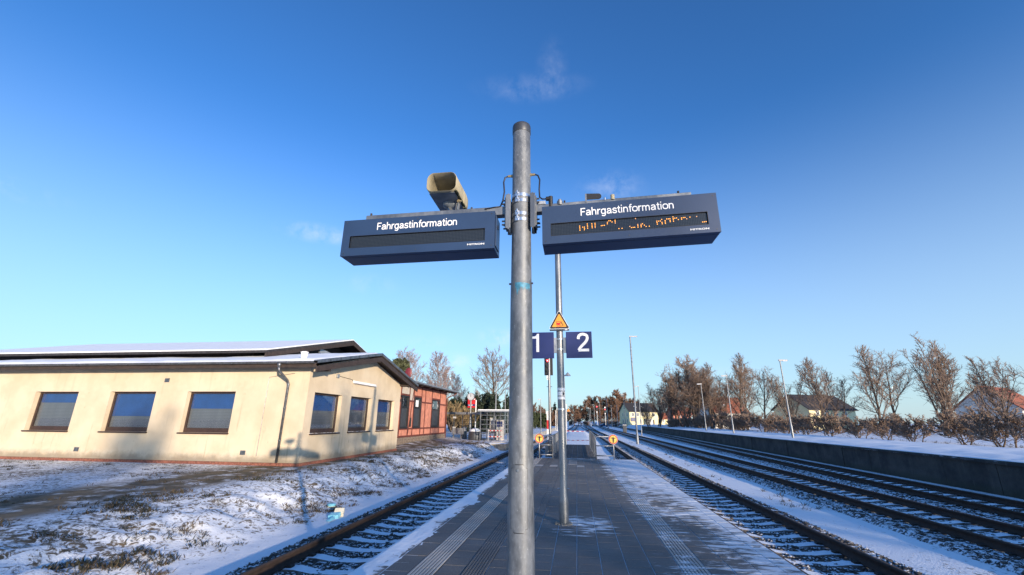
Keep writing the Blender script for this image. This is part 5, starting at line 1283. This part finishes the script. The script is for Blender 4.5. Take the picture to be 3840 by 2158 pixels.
MB().tube([(-1.80,80.05,-.3),(-1.80,80.05,4.6)], .06, 8).build('post', 'white_paint', t); MB().box(-1.82, -1.2, 80.01, 80.05, 3.5, 3.56).build('bracket', 'galv', t)
for x, y, h, lab in ((-3.0,150,1.5,'small white cabinet far off beside the left track'),(9.6,95,1.0,'low dark box between the right tracks')):
    t = thing('trackside_cabinet', lab, 'cabinet', (x,y,-.4), 'trackside cabinets'); MB().box(x-.35, x+.35, y-.3, y+.3, -.5, h).build('body', 'plastic_white' if x < 0 else 'dark_steel', t, bevel=.03); MB().box(x-.38, x+.38, y-.33, y+.33, h+.002, h+.07).build('lid', 'snow', t)
t = thing('white_barrier', 'low white barrier frame far along the left track', 'barrier', (-4.5, 150, -.4))
for z in (.4, .8, 1.2): MB().box(-5.2, -3.9, 150, 150.05, z-.05, z+.05).build('rail', 'white_paint', t)
for x in (-5.1, -4.0): MB().box(x-.05, x+.05, 150, 150.06, -.4, 1.3).build('leg', 'white_paint', t)

# litter on the bank
def gz(x, y): return float(ground_h(np.array([x], float), np.array([y], float))[0])
t = thing('crushed_carton', 'crushed cream and turquoise drinks carton lying in the snow by the left track', 'litter', (-5.98,11.2,gz(-5.98,11.2)), 'litter')
z = gz(-5.98,11.2); MB().obox((-5.98,11.30,z+.10), (.11,.03,0), (-.01,.05,.05), (.01,-.03,.05)).build('carton_top', 'litter_cream', t, bevel=.008)
MB().obox((-6.0,11.12,z+.05), (.12,.02,.01), (-.01,.09,.02), (0,-.01,.05)).build('carton_body', 'litter_blue', t, bevel=.01); MB().obox((-5.99,11.25,z+.065), (.09,.02,0), (0,.02,0), (0,0,.012)).build('black_stripe', 'black', t)
t = thing('torn_wrapper', 'small torn turquoise wrapper beside the crushed carton', 'litter', (-5.9,10.7,gz(-5.9,10.7)), 'litter')
z = gz(-5.86,10.75); MB().poly([(-5.97,10.68,z+.01),(-5.83,10.62,z+.02),(-5.78,10.76,z+.05),(-5.86,10.86,z+.10),(-5.95,10.80,z+.03),(-5.88,10.74,z+.075)], [(0,1,5),(1,2,5),(2,3,5),(3,4,5),(4,0,5)]).build('film', 'litter_blue', t)
t = thing('torn_cup', 'round pale blue cup lid lying on the grassy bank', 'litter', (-6.7,12.2,gz(-6.7,12.2)), 'litter')
z = gz(-6.7,12.2); MB().lathe([(.11,0),(.12,.03),(.09,.06),(.02,.065)], (-6.7,12.2,z+.03), 14).build('lid', 'litter_blue', t, auto=True); MB().lathe([(.125,.0),(.125,.012)], (-6.7,12.2,z+.015), 14).build('rim', 'litter_cream', t)

# ------------------------------------------------------------------ distant houses
def house(name, label, cx, cy, ang, L, D, zb, ze, zr, wall, roofm, wins, extra=None):
    """long side L faces the viewer, D deep; local frame rotated by ang about z"""
    t = thing(name, label, 'house', (cx,cy,zb)); t.rotation_euler.z = ang
    o = Vector((cx,cy,zb))
    def mk(b, nm, mt, par=None, **k):
        me = b.mesh(nm, mt); ob = bpy.data.objects.new(nm, me); COL.objects.link(ob); ob.parent = par or t; return ob
    h, hr = ze-zb, zr-zb
    mk(MB().box(-L/2, L/2, 0, D, -1.2, h), 'wall', wall)
    mk(MB().prism([(0,h),(D,h),(D/2,hr)], (-L/2,0,0), (0,1,0), (0,0,1), .0001).prism([(0,h),(D,h),(D/2,hr-.05)], (-L/2+.02,0,0), (0,1,0), (0,0,1), L-.04), 'gable', wall)
    b = MB(); e = .5; s = (hr-h)/(D/2)
    for sg in (0, 1):
        ya, za = (-e, h-e*s) if sg == 0 else (D+e, h-e*s)
        b.poly([(-L/2-e,ya,za+.05),(L/2+e,ya,za+.05),(L/2+e,D/2,hr+.05),(-L/2-e,D/2,hr+.05),(-L/2-e,ya,za+.25),(L/2+e,ya,za+.25),(L/2+e,D/2,hr+.25),(-L/2-e,D/2,hr+.25)], [(0,1,2,3),(4,7,6,5),(0,4,5,1),(1,5,6,2),(2,6,7,3),(3,7,4,0)])
    rf = mk(b, 'roof', roofm)
    for (x, z, w, hh, face) in wins:
        if face == 'f': fr = mk(MB().box(x-w/2, x+w/2, -.06, .02, z, z+hh), 'window', 'white_paint'); mk(MB().box(x-w/2+.12, x-.05, -.075, -.062, z+.12, z+hh-.12).box(x+.05, x+w/2-.12, -.075, -.062, z+.12, z+hh-.12), 'pane', 'glass_dark_solid', fr)
        elif face == 'g': fr = mk(MB().box(-L/2-.06, -L/2+.02, x-w/2, x+w/2, z, z+hh), 'window', 'white_paint'); mk(MB().box(-L/2-.075, -L/2-.062, x-w/2+.12, x+w/2-.12, z+.12, z+hh-.12), 'pane', 'glass_dark_solid', fr)
        elif face == 'r':
            yy = x*0+(z-h)/s; fr = mk(MB().obox((x, yy-.05, z+.32), (w/2,0,0), (0,hh/2*.7,hh/2*.7*s), (0,-.04,.05)), 'skylight', 'white_print', rf)
    return t, mk
add('glass_dark_solid', (0.05, 0.06, 0.075), 0.12, 0, 0.2)
h1, mk = house('cream_house', 'two storey cream house with dark roof and five upper windows behind the tracks', 27.2, 190, R(19), 12.6, 9.5, .3, 5.75, 9.0, 'house_cream', 'roof_dark',
    [(-4.8,3.4,1.15,1.5,'f'),(-2.7,3.4,1.15,1.5,'f'),(-.6,3.4,1.15,1.5,'f'),(1.5,3.4,1.15,1.5,'f'),(4.3,3.4,1.15,1.5,'f'),(2,3.3,.8,1.5,'g'),(6.2,3.3,.8,1.5,'g'),(2,.8,.8,1.6,'g'),(4,.8,.8,1.6,'g'),(6.2,.8,.8,1.6,'g'),(4.6,6.2,.6,1.1,'g'),(-2.6,7.0,.9,1.1,'r'),(.6,7.0,.9,1.1,'r'),(-1.6,.4,1.0,2.0,'f')])
mk(MB().box(-5.9, -3.4, -.35, -.15, 1.5, 3.0), 'blue_signboard', 'sign_blue'); mk(MB().box(.2, 2.6, -2.2, -.1, -.5, 2.6), 'porch', 'house_white'); mk(MB().box(3.0, 4.4, -.10, -.03, -.2, 2.2), 'garage_door', 'dark_wood')
house('orange_roofed_house', 'house with orange tiled roof half hidden by bare trees on the right', 41, 128, R(12), 9.5, 9, .6, 4.4, 8.2, 'house_white', 'tile_red', [(-2,2.0,1.0,1.3,'f'),(1.5,2.0,1.0,1.3,'f'),(-1,5.2,1.6,1.0,'r')])
house('low_red_roofed_house', 'low house with dull red roof just right of the cream house', 37.5, 198, R(15), 8, 7, .5, 3.0, 5.3, 'house_cream', 'tile_red', [(-1.5,1.0,1.0,1.2,'f'),(1.5,1.0,1.0,1.2,'f')])
house('pink_house', 'small pinkish house glimpsed between the tree trunks on the right', 35.5, 160, R(8), 6, 6, .5, 4.2, 6.5, 'pink_infill', 'tile_red', [(-1,2.2,1,1.3,'f')])
house('pale_dark_roofed_house', 'pale house with dark roof beyond the far platform at the right', 62, 120, R(25), 15, 10, .8, 5.0, 8.4, 'house_cream', 'roof_dark', [(-5,2.6,1.1,1.4,'f'),(-2,2.6,1.1,1.4,'f'),(1,2.6,1.1,1.4,'f'),(4,2.6,1.1,1.4,'f')])
house('rust_roofed_house', 'house with rust red roof behind trees at the far right', 84, 96, R(35), 13, 9, .8, 4.6, 8.6, 'house_white', 'tile_red', [(-3,2.2,1.1,1.4,'f'),(2,2.2,1.1,1.4,'f')])

# ------------------------------------------------------------------ trees
def bare_tree_geo(seed, h, spread, n1, n2, n3, trunk_r, twig_r, upright=0.55, fork=0.3, stems=1):
    rs = random.Random(seed); V, F, I = [], [], []
    def tube(pts, r0, r1, n, m):
        b0 = len(V); k = len(pts)
        for i, p in enumerate(pts):
            d = (pts[min(i+1,k-1)]-pts[max(i-1,0)]); d.normalize()
            a = d.orthogonal().normalized(); c = d.cross(a); r = r0+(r1-r0)*i/(k-1)
            for j in range(n): t = 6.2832*j/n; V.append(p+(a*math.cos(t)+c*math.sin(t))*r)
        for i in range(k-1):
            for j in range(n): j2 = (j+1) % n; F.append((b0+i*n+j, b0+i*n+j2, b0+(i+1)*n+j2, b0+(i+1)*n+j)); I.append(m)
    def path(p, d, L, k, wob, up):
        pts = [p.copy()]; d = d.normalized()
        for i in range(k):
            d = (d+Vector((rs.gauss(0,wob), rs.gauss(0,wob), rs.gauss(0,wob)+up))).normalized(); p = p+d*(L/k); pts.append(p.copy())
        return pts, d
    for st_ in range(stems):
        base = Vector((rs.uniform(-.4,.4)*(stems > 1), rs.uniform(-.4,.4)*(stems > 1), 0))
        d0 = Vector((rs.uniform(-.12,.12)*(1+2*(stems > 1)), rs.uniform(-.12,.12)*(1+2*(stems > 1)), 1))
        hh = h*rs.uniform(.8,1) if stems > 1 else h
        tp, _ = path(base, d0, hh*.93, 9, .05, .05); tube(tp, trunk_r, trunk_r*.14, 7, 0)
        for i in range(n1):
            f = fork+(1-fork)*((i+rs.random())/n1)**.85*.97; q = f*9; k = min(8, int(q)); p = tp[k].lerp(tp[k+1], q-k)
            az = i*2.4+rs.uniform(-.5,.5); el = upright+rs.uniform(-.2,.25)+f*.25
            L1 = spread*(1-.62*max(0,(f-fork)/(1-fork)))*rs.uniform(.75,1.15)
            d1 = Vector((math.cos(az)*math.cos(el), math.sin(az)*math.cos(el), math.sin(el)))
            r1_ = trunk_r*.42*(1.12-f); bp, _ = path(p, d1, L1, 6, .10, .06); tube(bp, r1_, r1_*.25, 5, 0)
            for j in range(n2):
                g_ = .18+.8*(j+rs.random())/n2; q2 = g_*6; k2 = min(5, int(q2)); p2 = bp[k2].lerp(bp[k2+1], q2-k2)
                dd_ = (bp[k2+1]-bp[k2]).normalized(); d2 = (dd_*.8+Vector((rs.gauss(0,.55), rs.gauss(0,.55), rs.gauss(.22,.45)))).normalized()
                L2 = L1*.42*rs.uniform(.6,1.2)*(1.15-g_*.5); sp_, _ = path(p2, d2, L2, 4, .13, .05); tube(sp_, max(twig_r*1.5, r1_*.32), twig_r, 3, 1)
                for m_ in range(n3):
                    g3 = .15+.85*(m_+rs.random())/n3; q3 = g3*4; k3 = min(3, int(q3)); p3 = sp_[k3].lerp(sp_[k3+1], q3-k3)
                    d3 = ((sp_[k3+1]-sp_[k3]).normalized()*.7+Vector((rs.gauss(0,.6), rs.gauss(0,.6), rs.gauss(.15,.5)))).normalized()
                    tw, _ = path(p3, d3, L2*.5*rs.uniform(.5,1.2), 2, .18, .03); tube(tw, twig_r, twig_r*.5, 3, 1)
    return np.array([tuple(v) for v in V]), np.array(F), np.array(I)
def tree_meshes(seed, mats, **k):
    V, F, I = bare_tree_geo(seed, **k); out = []
    for m, nm in ((0, 'trunk'), (1, 'crown')):
        f = F[I == m]; u, inv = np.unique(f, return_inverse=True); o = np_obj(nm, V[u], inv.reshape(f.shape), mats[m]); me = o.data; bpy.data.objects.remove(o); out.append(me)
    return out
TM = {
 'oak': tree_meshes(3, ('bark','twig'), h=14.8, spread=7.2, n1=24, n2=12, n3=8, trunk_r=.30, twig_r=.022, upright=.50, fork=.26),
 'birch1': tree_meshes(11, ('birch','birch_twig'), h=15, spread=5.6, n1=30, n2=13, n3=9, trunk_r=.17, twig_r=.019, upright=.55, fork=.22),
 'birch2': tree_meshes(12, ('birch','birch_twig'), h=15, spread=5.0, n1=24, n2=11, n3=7, trunk_r=.15, twig_r=.018, upright=.70, fork=.30),
 'poplar1': tree_meshes(21, ('bark','twig'), h=13, spread=6.6, n1=20, n2=12, n3=7, trunk_r=.22, twig_r=.022, upright=.85, fork=.14),
 'poplar2': tree_meshes(22, ('bark','twig'), h=13, spread=6.0, n1=18, n2=12, n3=7, trunk_r=.20, twig_r=.022, upright=1.0, fork=.12),
 'poplar3': tree_meshes(23, ('bark','twig'), h=12, spread=5.4, n1=9, n2=10, n3=6, trunk_r=.15, twig_r=.022, upright=.95, fork=.16, stems=3),
 'poplar4': tree_meshes(24, ('bark','twig'), h=12, spread=7.2, n1=16, n2=12, n3=7, trunk_r=.22, twig_r=.018, upright=.60, fork=.20),
 'poplar5': tree_meshes(25, ('bark','twig'), h=12, spread=4.8, n1=10, n2=11, n3=6, trunk_r=.13, twig_r=.018, upright=1.1, fork=.10, stems=4),
 'brown1': tree_meshes(31, ('bark','twig_red'), h=15, spread=8.5, n1=28, n2=14, n3=9, trunk_r=.40, twig_r=.075, upright=.40, fork=.12),
 'brown2': tree_meshes(32, ('bark','twig_red'), h=15, spread=8.0, n1=28, n2=14, n3=9, trunk_r=.36, twig_r=.078, upright=.50, fork=.10),
 'shrub': tree_meshes(41, ('bark','brush'), h=4, spread=2.2, n1=12, n2=10, n3=7, trunk_r=.05, twig_r=.016, upright=.7, fork=.06, stems=4),
 'shrub_dark': tree_meshes(42, ('bark','twig'), h=4, spread=2.8, n1=11, n2=9, n3=7, trunk_r=.06, twig_r=.028, upright=.55, fork=.05, stems=4),
}
def tree(kind, x, y, h, label, group, name='bare_tree', z=None, wide=1.0, cat='tree'):
    t = thing(name, label, cat, (x, y, (gz(x, y) if z is None else z)-.15), group); tr, cr = TM[kind]
    hm = max(v.co.z for v in cr.vertices); s = h/hm; a = random.uniform(0, 6.28)
    share(tr, t, (0,0,0), 'trunk', a, (s*wide,s*wide,s)); share(cr, t, (0,0,0), 'crown', a, (s*wide,s*wide,s)); return t
tree('oak', -14.0, 75, 14.9, 'large bare tree with spreading crown behind the clock and dark conifers', 'bare trees on the left')
tree('birch2', -33.0, 80, 16.2, 'bare birch farthest left, right above the yellow gable', 'bare trees on the left', 'birch_tree')
tree('birch2', -29.9, 81, 15.8, 'bare birch second from the yellow gable', 'bare trees on the left', 'birch_tree')
tree('birch1', -25.4, 80, 15.0, 'pale bushy birch rising above the roof of the red building', 'bare trees on the left', 'birch_tree')
tree('birch1', -28.0, 88, 12.6, 'shorter birch between the pale bushy birch and its neighbour', 'bare trees on the left', 'birch_tree', wide=.9)
tree('birch1', -22.4, 86, 11.0, 'small bare birch at the right end of the red building eave', 'bare trees on the left', 'birch_tree')
tree('poplar3', -20.0, 92, 8.6, 'low bare tree between the birches and the clock', 'bare trees on the left')
for i, (x, y, h, lab) in enumerate(((-16.8,60,4.9,'tan leafless shrub right of the red building end'),(-15.6,62,4.2,'lower tan shrub beside the dark conifers'))): tree('shrub', x, y, h, lab, 'tan shrubs', 'shrub', cat='shrub', wide=1.25)
# right-hand row behind the far platform
rr_ = [(19.6,112,9.0,'poplar4'),(21.9,110,11.6,'poplar1'),(24.4,108,13.0,'poplar5'),(27.6,112,15.8,'poplar1'),(26.0,116,11.0,'poplar3'),(30.2,108,13.2,'poplar2'),(33.4,112,11.8,'poplar3'),(36.2,106,14.8,'poplar2'),(22.8,117,10.0,'poplar2'),(30.0,118,14.0,'poplar5'),(20.8,120,10.2,'poplar5'),(23.6,114,12.4,'poplar1'),(26.4,106,12.2,'poplar4'),(28.8,117,15.0,'poplar2'),(31.8,113,13.0,'poplar1'),(34.8,117,11.6,'poplar5'),(38.4,110,13.4,'poplar1'),(18.2,118,7.6,'poplar5'),
 (30.5,80,9.2,'poplar4'),(34,77,8.2,'poplar5'),(37,74,9.8,'poplar1'),(40,77,8.8,'poplar3'),(42.5,71,11.2,'poplar2'),(46,73,10.4,'poplar4'),(48.5,68,11.6,'poplar5'),(51.5,71,9.8,'poplar1'),(54,66,8.6,'poplar3'),(57,69,9.2,'poplar2'),(59.5,64,10.2,'poplar4'),(63,66,8.4,'poplar5'),(65,60,9.0,'poplar1')]
rl = ['first and lowest bare tree of the row right of the cream house','second bare tree of the row right of the cream house','third bare tree of the row, slightly left of the tallest','tallest bare tree of the row with a dark nest near its top','thin many stemmed tree behind the tallest of the row','bare tree just right of the tallest, over the orange roof','many stemmed tree in front of the orange roof','tall bare tree right of the orange roof','slender bare tree behind the second of the row','many stemmed tall tree behind the right side of the tallest','many stemmed slender tree behind the first two of the row','full crowned tree between the second and third of the row','spreading tree just left of and before the tallest','upright tall tree right behind the tallest','full crowned tree over the left end of the orange roof','many stemmed tree behind the middle of the orange roof','full crowned tree right behind the tall one past the orange roof','lowest slender tree beside the cream house, ahead of the row',
 'low spreading tree past the orange roofed house','slender many stemmed tree left of the nearest platform lamp','bare tree behind the nearest platform lamp','many stemmed tree just right of the nearest platform lamp','tall upright bare tree over the pale dark roofed house','wide spreading tree before the pale dark roofed house','tallest many stemmed tree towards the far right','bare tree right of the tallest at the far right','low many stemmed tree near the right edge','upright bare tree before the rust red roof','spreading tree over the rust red roof','slender many stemmed tree right of the rust red roof','last bare tree at the far right end']
for (x, y, h, k), lab in zip(rr_, rl): tree(k, x, y, h*(1.12 if y > 100 else 1.2), lab, 'bare trees behind the far platform', wide=1.3 if y > 100 else 1.12)
ns = thing('bird_nest', 'dark round bird nest high in the tallest bare tree', 'nest', (28.0,111.5,14.6)); b = MB()
for i in range(60):
    a = random.uniform(0,6.28); q = random.uniform(0,.35); b.obox((28.0+q*math.cos(a),111.5+q*math.sin(a),14.8+random.uniform(-.2,.2)), (random.uniform(-.3,.3),random.uniform(-.3,.3),random.uniform(-.1,.1)), (.015,.015,0), (0,0,.015))
b.build('twigs', 'bark', ns)
us_ = [(21.0,104,2.6),(24,101,3.2),(27,100,3.6),(24.6,92,3.4),(27.5,92,4.0),(31,94,4.0),(34.5,98,4.0)]
ul = ['leftmost dark leafless shrub at the foot of the bare trees','dark shrub below the second bare tree','dark shrub below the tallest bare tree','dark tangled shrub left of the walking person','dark shrub behind the walking person','dark shrub right of the walking person','dark shrub under the orange roof']
on_ = ['first','second','third','fourth','fifth','sixth','seventh','eighth','ninth','tenth','eleventh','twelfth','thirteenth','fourteenth']
for i in range(14):
    y = 84-i*4.1; us_.append((float(wallx(y))+9.3+random.uniform(-.6,.9)+i*.35, y, random.uniform(2.3,3.4))); ul.append(on_[i]+' shrub of the hedge behind the far platform, counted from the person')
for (x, y, h), lab in zip(us_, ul): tree('shrub_dark', x, y, h, lab, 'dark shrubs behind the far platform', 'shrub', cat='shrub', wide=1.5)
# brown woods at the end of the line, each tree on its own
fl_ = [(5.5,255,15.6),(9.5,262,17.2),(13.5,250,16.4),(17.5,258,16.6),(21.5,246,18.6),(25.5,255,17.4),(29,248,14.4),(-1.5,250,11.6),(2.4,262,11.8),(-5.0,258,9.6),(1.0,235,8.0),(11.5,240,11.0),(19.5,238,11.5),(33,262,13.5),(38,266,11.5),(-9.5,262,8.5)]
fn = ['brown crown left of the gap above the tracks, on its right side','round brown tree right of the gap above the tracks','brown tree behind the red signal','brown tree between the two crowns right of the signals','big rounded brown tree left of the cream house','brown tree right behind the gable of the cream house','brown tree peeking over the cream house roof','round brown tree between slim pole and the gap','brown tree directly left of the gap','low brown tree right behind the slim sign pole','low bush-like tree at the left foot of the gap','lower brown tree under the red signal','lower brown tree before the big rounded one','brown tree behind the cream house','low tree right behind the cream house','low brown tree left behind the slim sign pole']
for i, ((x, y, h), lab) in enumerate(zip(fl_, fn)): tree('brown1' if i % 2 else 'brown2', x, y, h, lab, 'brown trees at the end of the line', wide=.95)
hd = [(-11.2,118,6.6),(-9.6,122,6.2),(-8.2,116,5.4),(-7.0,124,5.8),(-5.4,128,5.6),(-13.2,121,7.0)]
for i, (x, y, h) in enumerate(hd): tree('brown2', x, y, h, ['hedge tree beside the mast, second from the left','hedge tree third from the mast','hedge tree behind the thin lamp post','hedge tree left of the light signal post','hedge tree right of the light signal post','hedge tree nearest the mast'][i], 'hedge trees left of the track', 'hedge_tree', wide=.62)

def leafy_geo(seed, n, shape, size):
    r_ = np.random.default_rng(seed); P = []
    while len(P) < n:
        q = r_.uniform(-1, 1, (n*3, 3)); q[:,2] = (q[:,2]+1)/2
        k = shape(q, r_); P = np.concatenate([P, q[k]]) if len(P) else q[k]
    P = P[:n]; a = r_.normal(size=(n,3)); a /= np.linalg.norm(a, axis=1)[:,None]; c = r_.normal(size=(n,3)); c = np.cross(a, c); c /= np.linalg.norm(c, axis=1)[:,None]
    s = size*r_.uniform(.5, 1.4, n)[:,None]
    return P, a*s, c*s*.5
def cone_shape(q, r_):
    rad = np.hypot(q[:,0], q[:,1]); lim = (1-q[:,2])**.85*(.74+.26*np.abs(np.sin(q[:,2]*24)))*(0.80+.25*np.sin(np.arctan2(q[:,1],q[:,0])*5+q[:,2]*13))
    return (rad < lim) & (rad > lim*.35*r_.uniform(0,1,len(rad)))
def blob_shape(q, r_):
    d = np.sqrt(q[:,0]**2+q[:,1]**2+((q[:,2]-.5)*2)**2); n = vnoise(q[:,0]*3+5, q[:,2]*6+q[:,1]*3, 4)
    return (d < .62+.5*n) & (d > .4*r_.uniform(0,1,len(d)))
def leafy(name, label, x, y, h, w, mat, shape, n, size, group, seed, z0=0.02, cat='tree'):
    t = thing(name, label, cat, (x, y, gz(x, y)-.1), group)
    P, A, C = leafy_geo(seed, n, shape, size); P = P*np.array([w, w, h*(1-z0)])+np.array([0,0,h*z0])
    V = np.stack([P-A-C, P+A-C*.3, P+A*.4+C, P-A*.6+C*.7], 1).reshape(-1,3); F = np.arange(n*4).reshape(n,4)
    o = np_obj('crown', V, F, mat, off=(0,0,0)); o.parent = t
    b = MB().tube([(0,0,-.2),(0,0,h*.85)], [max(.05,h*.022),.02], 8); tr = bpy.data.objects.new('trunk', b.mesh('trunk', 'bark')); COL.objects.link(tr); tr.parent = t
    return t
cl = [(-18.2,66,5.4,1.6,'conifer leftmost of the dark evergreens by the tan shrubs'),(-16.4,67,6.0,1.9,'dark conifer left of the clock'),(-14.6,64,5.9,2.1,'dark conifer right behind the clock'),(-13.0,66,6.3,2.0,'dark conifer right of the clock'),(-11.6,63,5.5,2.0,'dark conifer above the glass shelter'),(-10.2,66,5.9,1.9,'dark conifer left of the mast, above the shelter roof'),(-8.6,68,5.5,1.8,'dark conifer hidden half behind the mast')]
for i, (x, y, h, w, lab) in enumerate(cl): leafy('conifer', lab, x, y, h, w, 'needle_dark', cone_shape if i % 3 else blob_shape, 5200, .17, 'dark conifers', 50+i)
leafy('pine_tree', 'olive green pine top showing above the yellow gable', -25.0, 60, 10.4, 1.6, 'needle_pine', blob_shape, 3800, .16, 'pine trees', 61, z0=.70)
leafy('pine_tree', 'distant dark pine between the light signal and the slim pole', -7.6, 160, 8.6, 2.2, 'needle_dark', cone_shape, 2200, .30, 'pine trees', 62)
leafy('pine_tree', 'tiny dark fir top above the roof of the cream house', 33.5, 215, 9.6, 2.4, 'needle_dark', cone_shape, 1500, .35, 'pine trees', 63)
for i, (x, y, h, w, lab) in enumerate(((-10.2,106,4.4,1.5,'ivy covered trunk in the hedge beside the mast'),(-8.7,108,4.0,1.5,'dark green ivy mass in the hedge'),(-7.3,107,3.8,1.3,'ivy mass left of the light signal post'),(-12.0,104,4.6,1.5,'ivy mass close beside the mast'))): leafy('ivy_bush', lab, x, y, h, w, 'ivy', blob_shape, 1800, .20, 'ivy in the hedge', 70+i, cat='shrub')

# dark undergrowth along the woods at the end of the line
fu = [(4.5,236,2.6),(14,232,3.4),(18.5,226,3.6),(-4,228,3.0),(-8,224,3.4),(-12,214,3.8),(23.5,236,3.6),(38,170,3.2),(43,166,3.4),(32.5,150,3.0),(47,140,3.2),(-15,180,4.0),(-18,160,4.4),(-21,140,4.6)]
fun = ['low shrub left below the gap in the trees','low shrub under the red signal','low shrub behind the parked blue car','low shrub right behind the slim pole','low shrub between slim pole and signal post','low shrub left of the distant pine','low shrub behind the gable of the cream house','low shrub right of the pink house','low shrub behind the orange roofed house','low shrub in front of the pink house','low shrub between orange roof and pale house','shrub left of the distant pine behind the hedge','shrub behind the hedge, close to the mast','shrub hidden behind the mast, beyond the hedge']
for (x, y, h), lab in zip(fu, fun): tree('shrub_dark', x, y, h, lab, 'undergrowth at the end of the line', 'shrub', cat='shrub', wide=2.2)

# trees behind the camera, towards the sun, whose shade falls softly on the yellow wall
for x, y, h, k, lab in ((33.5,-38,13.5,'oak','bare tree behind the viewpoint to the right, towards the sun'),(27,-43,12.5,'poplar1','second bare tree behind the viewpoint, towards the sun'),(41,-34,14,'poplar2','third bare tree behind the viewpoint, towards the sun')): tree(k, x, y, h, lab, 'bare trees behind the viewpoint', z=0)

# ------------------------------------------------------------------ cars and the walking person
def car(x, y, rz, paint, label, scale=1.0):
    t = thing('parked_car', label, 'car', (x, y, gz(x, y)), 'cars by the level crossing'); t.rotation_euler.z = rz
    def mk(b, nm, mt, par=None, bev=0):
        ob = bpy.data.objects.new(nm, b.mesh(nm, mt)); COL.objects.link(ob); ob.parent = par or t
        if bev: m_ = ob.modifiers.new('bevel','BEVEL'); m_.width = bev; m_.segments = 2
        return ob
    body = [(-2.1,.35),(2.1,.35),(2.15,.70),(1.95,.88),(1.05,.98),(.55,1.42),(-1.15,1.45),(-1.75,1.0),(-2.1,.92)]
    mk(MB().prism(body, (0,.85,0), (1,0,0), (0,0,1), 1.7), 'body', paint, bev=.06)
    mk(MB().prism([(.98,1.0),(.52,1.38),(-.20,1.39),(-.20,1.0)], (0,.87,0), (1,0,0), (0,0,1), 1.74), 'window', 'glass_dark_solid'); mk(MB().prism([(-.28,1.0),(-.28,1.39),(-1.08,1.40),(-1.55,1.02)][::-1], (0,.87,0), (1,0,0), (0,0,1), 1.74), 'window', 'glass_dark_solid')
    mk(MB().prism([(1.10,.99),(.60,1.40),(.62,1.40),(1.14,.99)][::-1], (0,.7,0), (1,0,0), (0,0,1), 1.4), 'windscreen', 'glass_dark_solid')
    for wx in (-1.3, 1.35):
        for wy in (-.80, .80):
            w = mk(MB().lathe([(.32,-.11),(.32,.11)], (wx, wy, .32), 16, axis='y'), 'wheel', 'black'); mk(MB().lathe([(.19,-.12),(.19,.12)], (wx, wy, .32), 12, axis='y'), 'rim', 'steel', w)
    for wy in (-.62, .62): mk(MB().box(2.08, 2.16, wy-.16, wy+.16, .62, .76), 'headlight', 'white_print'); mk(MB().box(-2.13, -2.06, wy-.14, wy+.14, .70, .86), 'tail_light', 'red_paint')
    mk(MB().box(-1.1, .5, -.62, .62, 1.452, 1.49), 'roof_snow', 'snow')
car(12.0,205,R(200),'car_blue','dark blue car left of the cream house near the red signal'); car(17.0,196,R(170),'car_dark','dark car parked at the gable of the cream house'); car(19.4,192,R(185),'car_silver','silver car parked right by the gable of the cream house'); car(8.6,230,R(95),'car_silver','pale car far off at the level crossing')
pw = tag(bpy.data.objects.new('person', bpy.data.meshes.new('person')), 'person in dark coat walking along the far platform before the shrubs', 'person'); COL.objects.link(pw)
J = {'pelvis':(0,0,.95,.135),'waist':(0,0,1.10,.13),'chest':(0,-.01,1.32,.155),'neckb':(0,0,1.46,.075),'neck':(0,-.01,1.52,.055),'head':(0,-.02,1.64,.095),'top':(0,-.015,1.74,.07),
     'hl':(.09,0,.90,.095),'kl':(.10,-.10,.50,.065),'al':(.10,-.02,.10,.045),'fl':(.10,-.16,.05,.04),'hr':(-.09,0,.90,.095),'kr':(-.10,.04,.50,.065),'ar':(-.10,.20,.13,.045),'fr':(-.10,.08,.05,.04),
     'sl':(.19,0,1.42,.075),'el':(.25,.08,1.14,.055),'wl':(.24,-.02,.90,.042),'ml':(.23,-.05,.82,.04),'sr':(-.19,0,1.42,.075),'er':(-.25,-.05,1.14,.055),'wr':(-.24,-.17,.93,.042),'mr':(-.23,-.22,.87,.04)}
nm_ = list(J); E_ = [('pelvis','waist'),('waist','chest'),('chest','neckb'),('neckb','neck'),('neck','head'),('head','top'),('pelvis','hl'),('hl','kl'),('kl','al'),('al','fl'),('pelvis','hr'),('hr','kr'),('kr','ar'),('ar','fr'),('neckb','sl'),('sl','el'),('el','wl'),('wl','ml'),('neckb','sr'),('sr','er'),('er','wr'),('wr','mr')]
pw.data.from_pydata([J[n][:3] for n in nm_], [(nm_.index(a), nm_.index(c)) for a, c in E_], [])
pw.modifiers.new('skin', 'SKIN'); sk = pw.data.skin_vertices[0].data
for i, n in enumerate(nm_): sk[i].radius = (J[n][3], J[n][3])
sk[0].use_root = True
pw.modifiers.new('sub', 'SUBSURF').levels = 1; pw.modifiers['sub'].render_levels = 2
pt = NT('person_clothes'); zz_ = pt.xyz(pt.pos(True))[2]
pw.data.materials.append(pt.done(pt.mix(pt.mapr(zz_, 1.49, 1.51), (0.012,0.013,0.018), (0.45,0.29,0.22)), .85))
pw.location = (22.0, 77.5, .56); pw.rotation_euler.z = R(25)
hb = MB().lathe([(.02,1.775),(.075,1.76),(.108,1.71),(.112,1.64),(.10,1.60)], (0,.012,0), 14); ho = bpy.data.objects.new('hair', hb.mesh('hair','black')); COL.objects.link(ho); ho.parent = pw
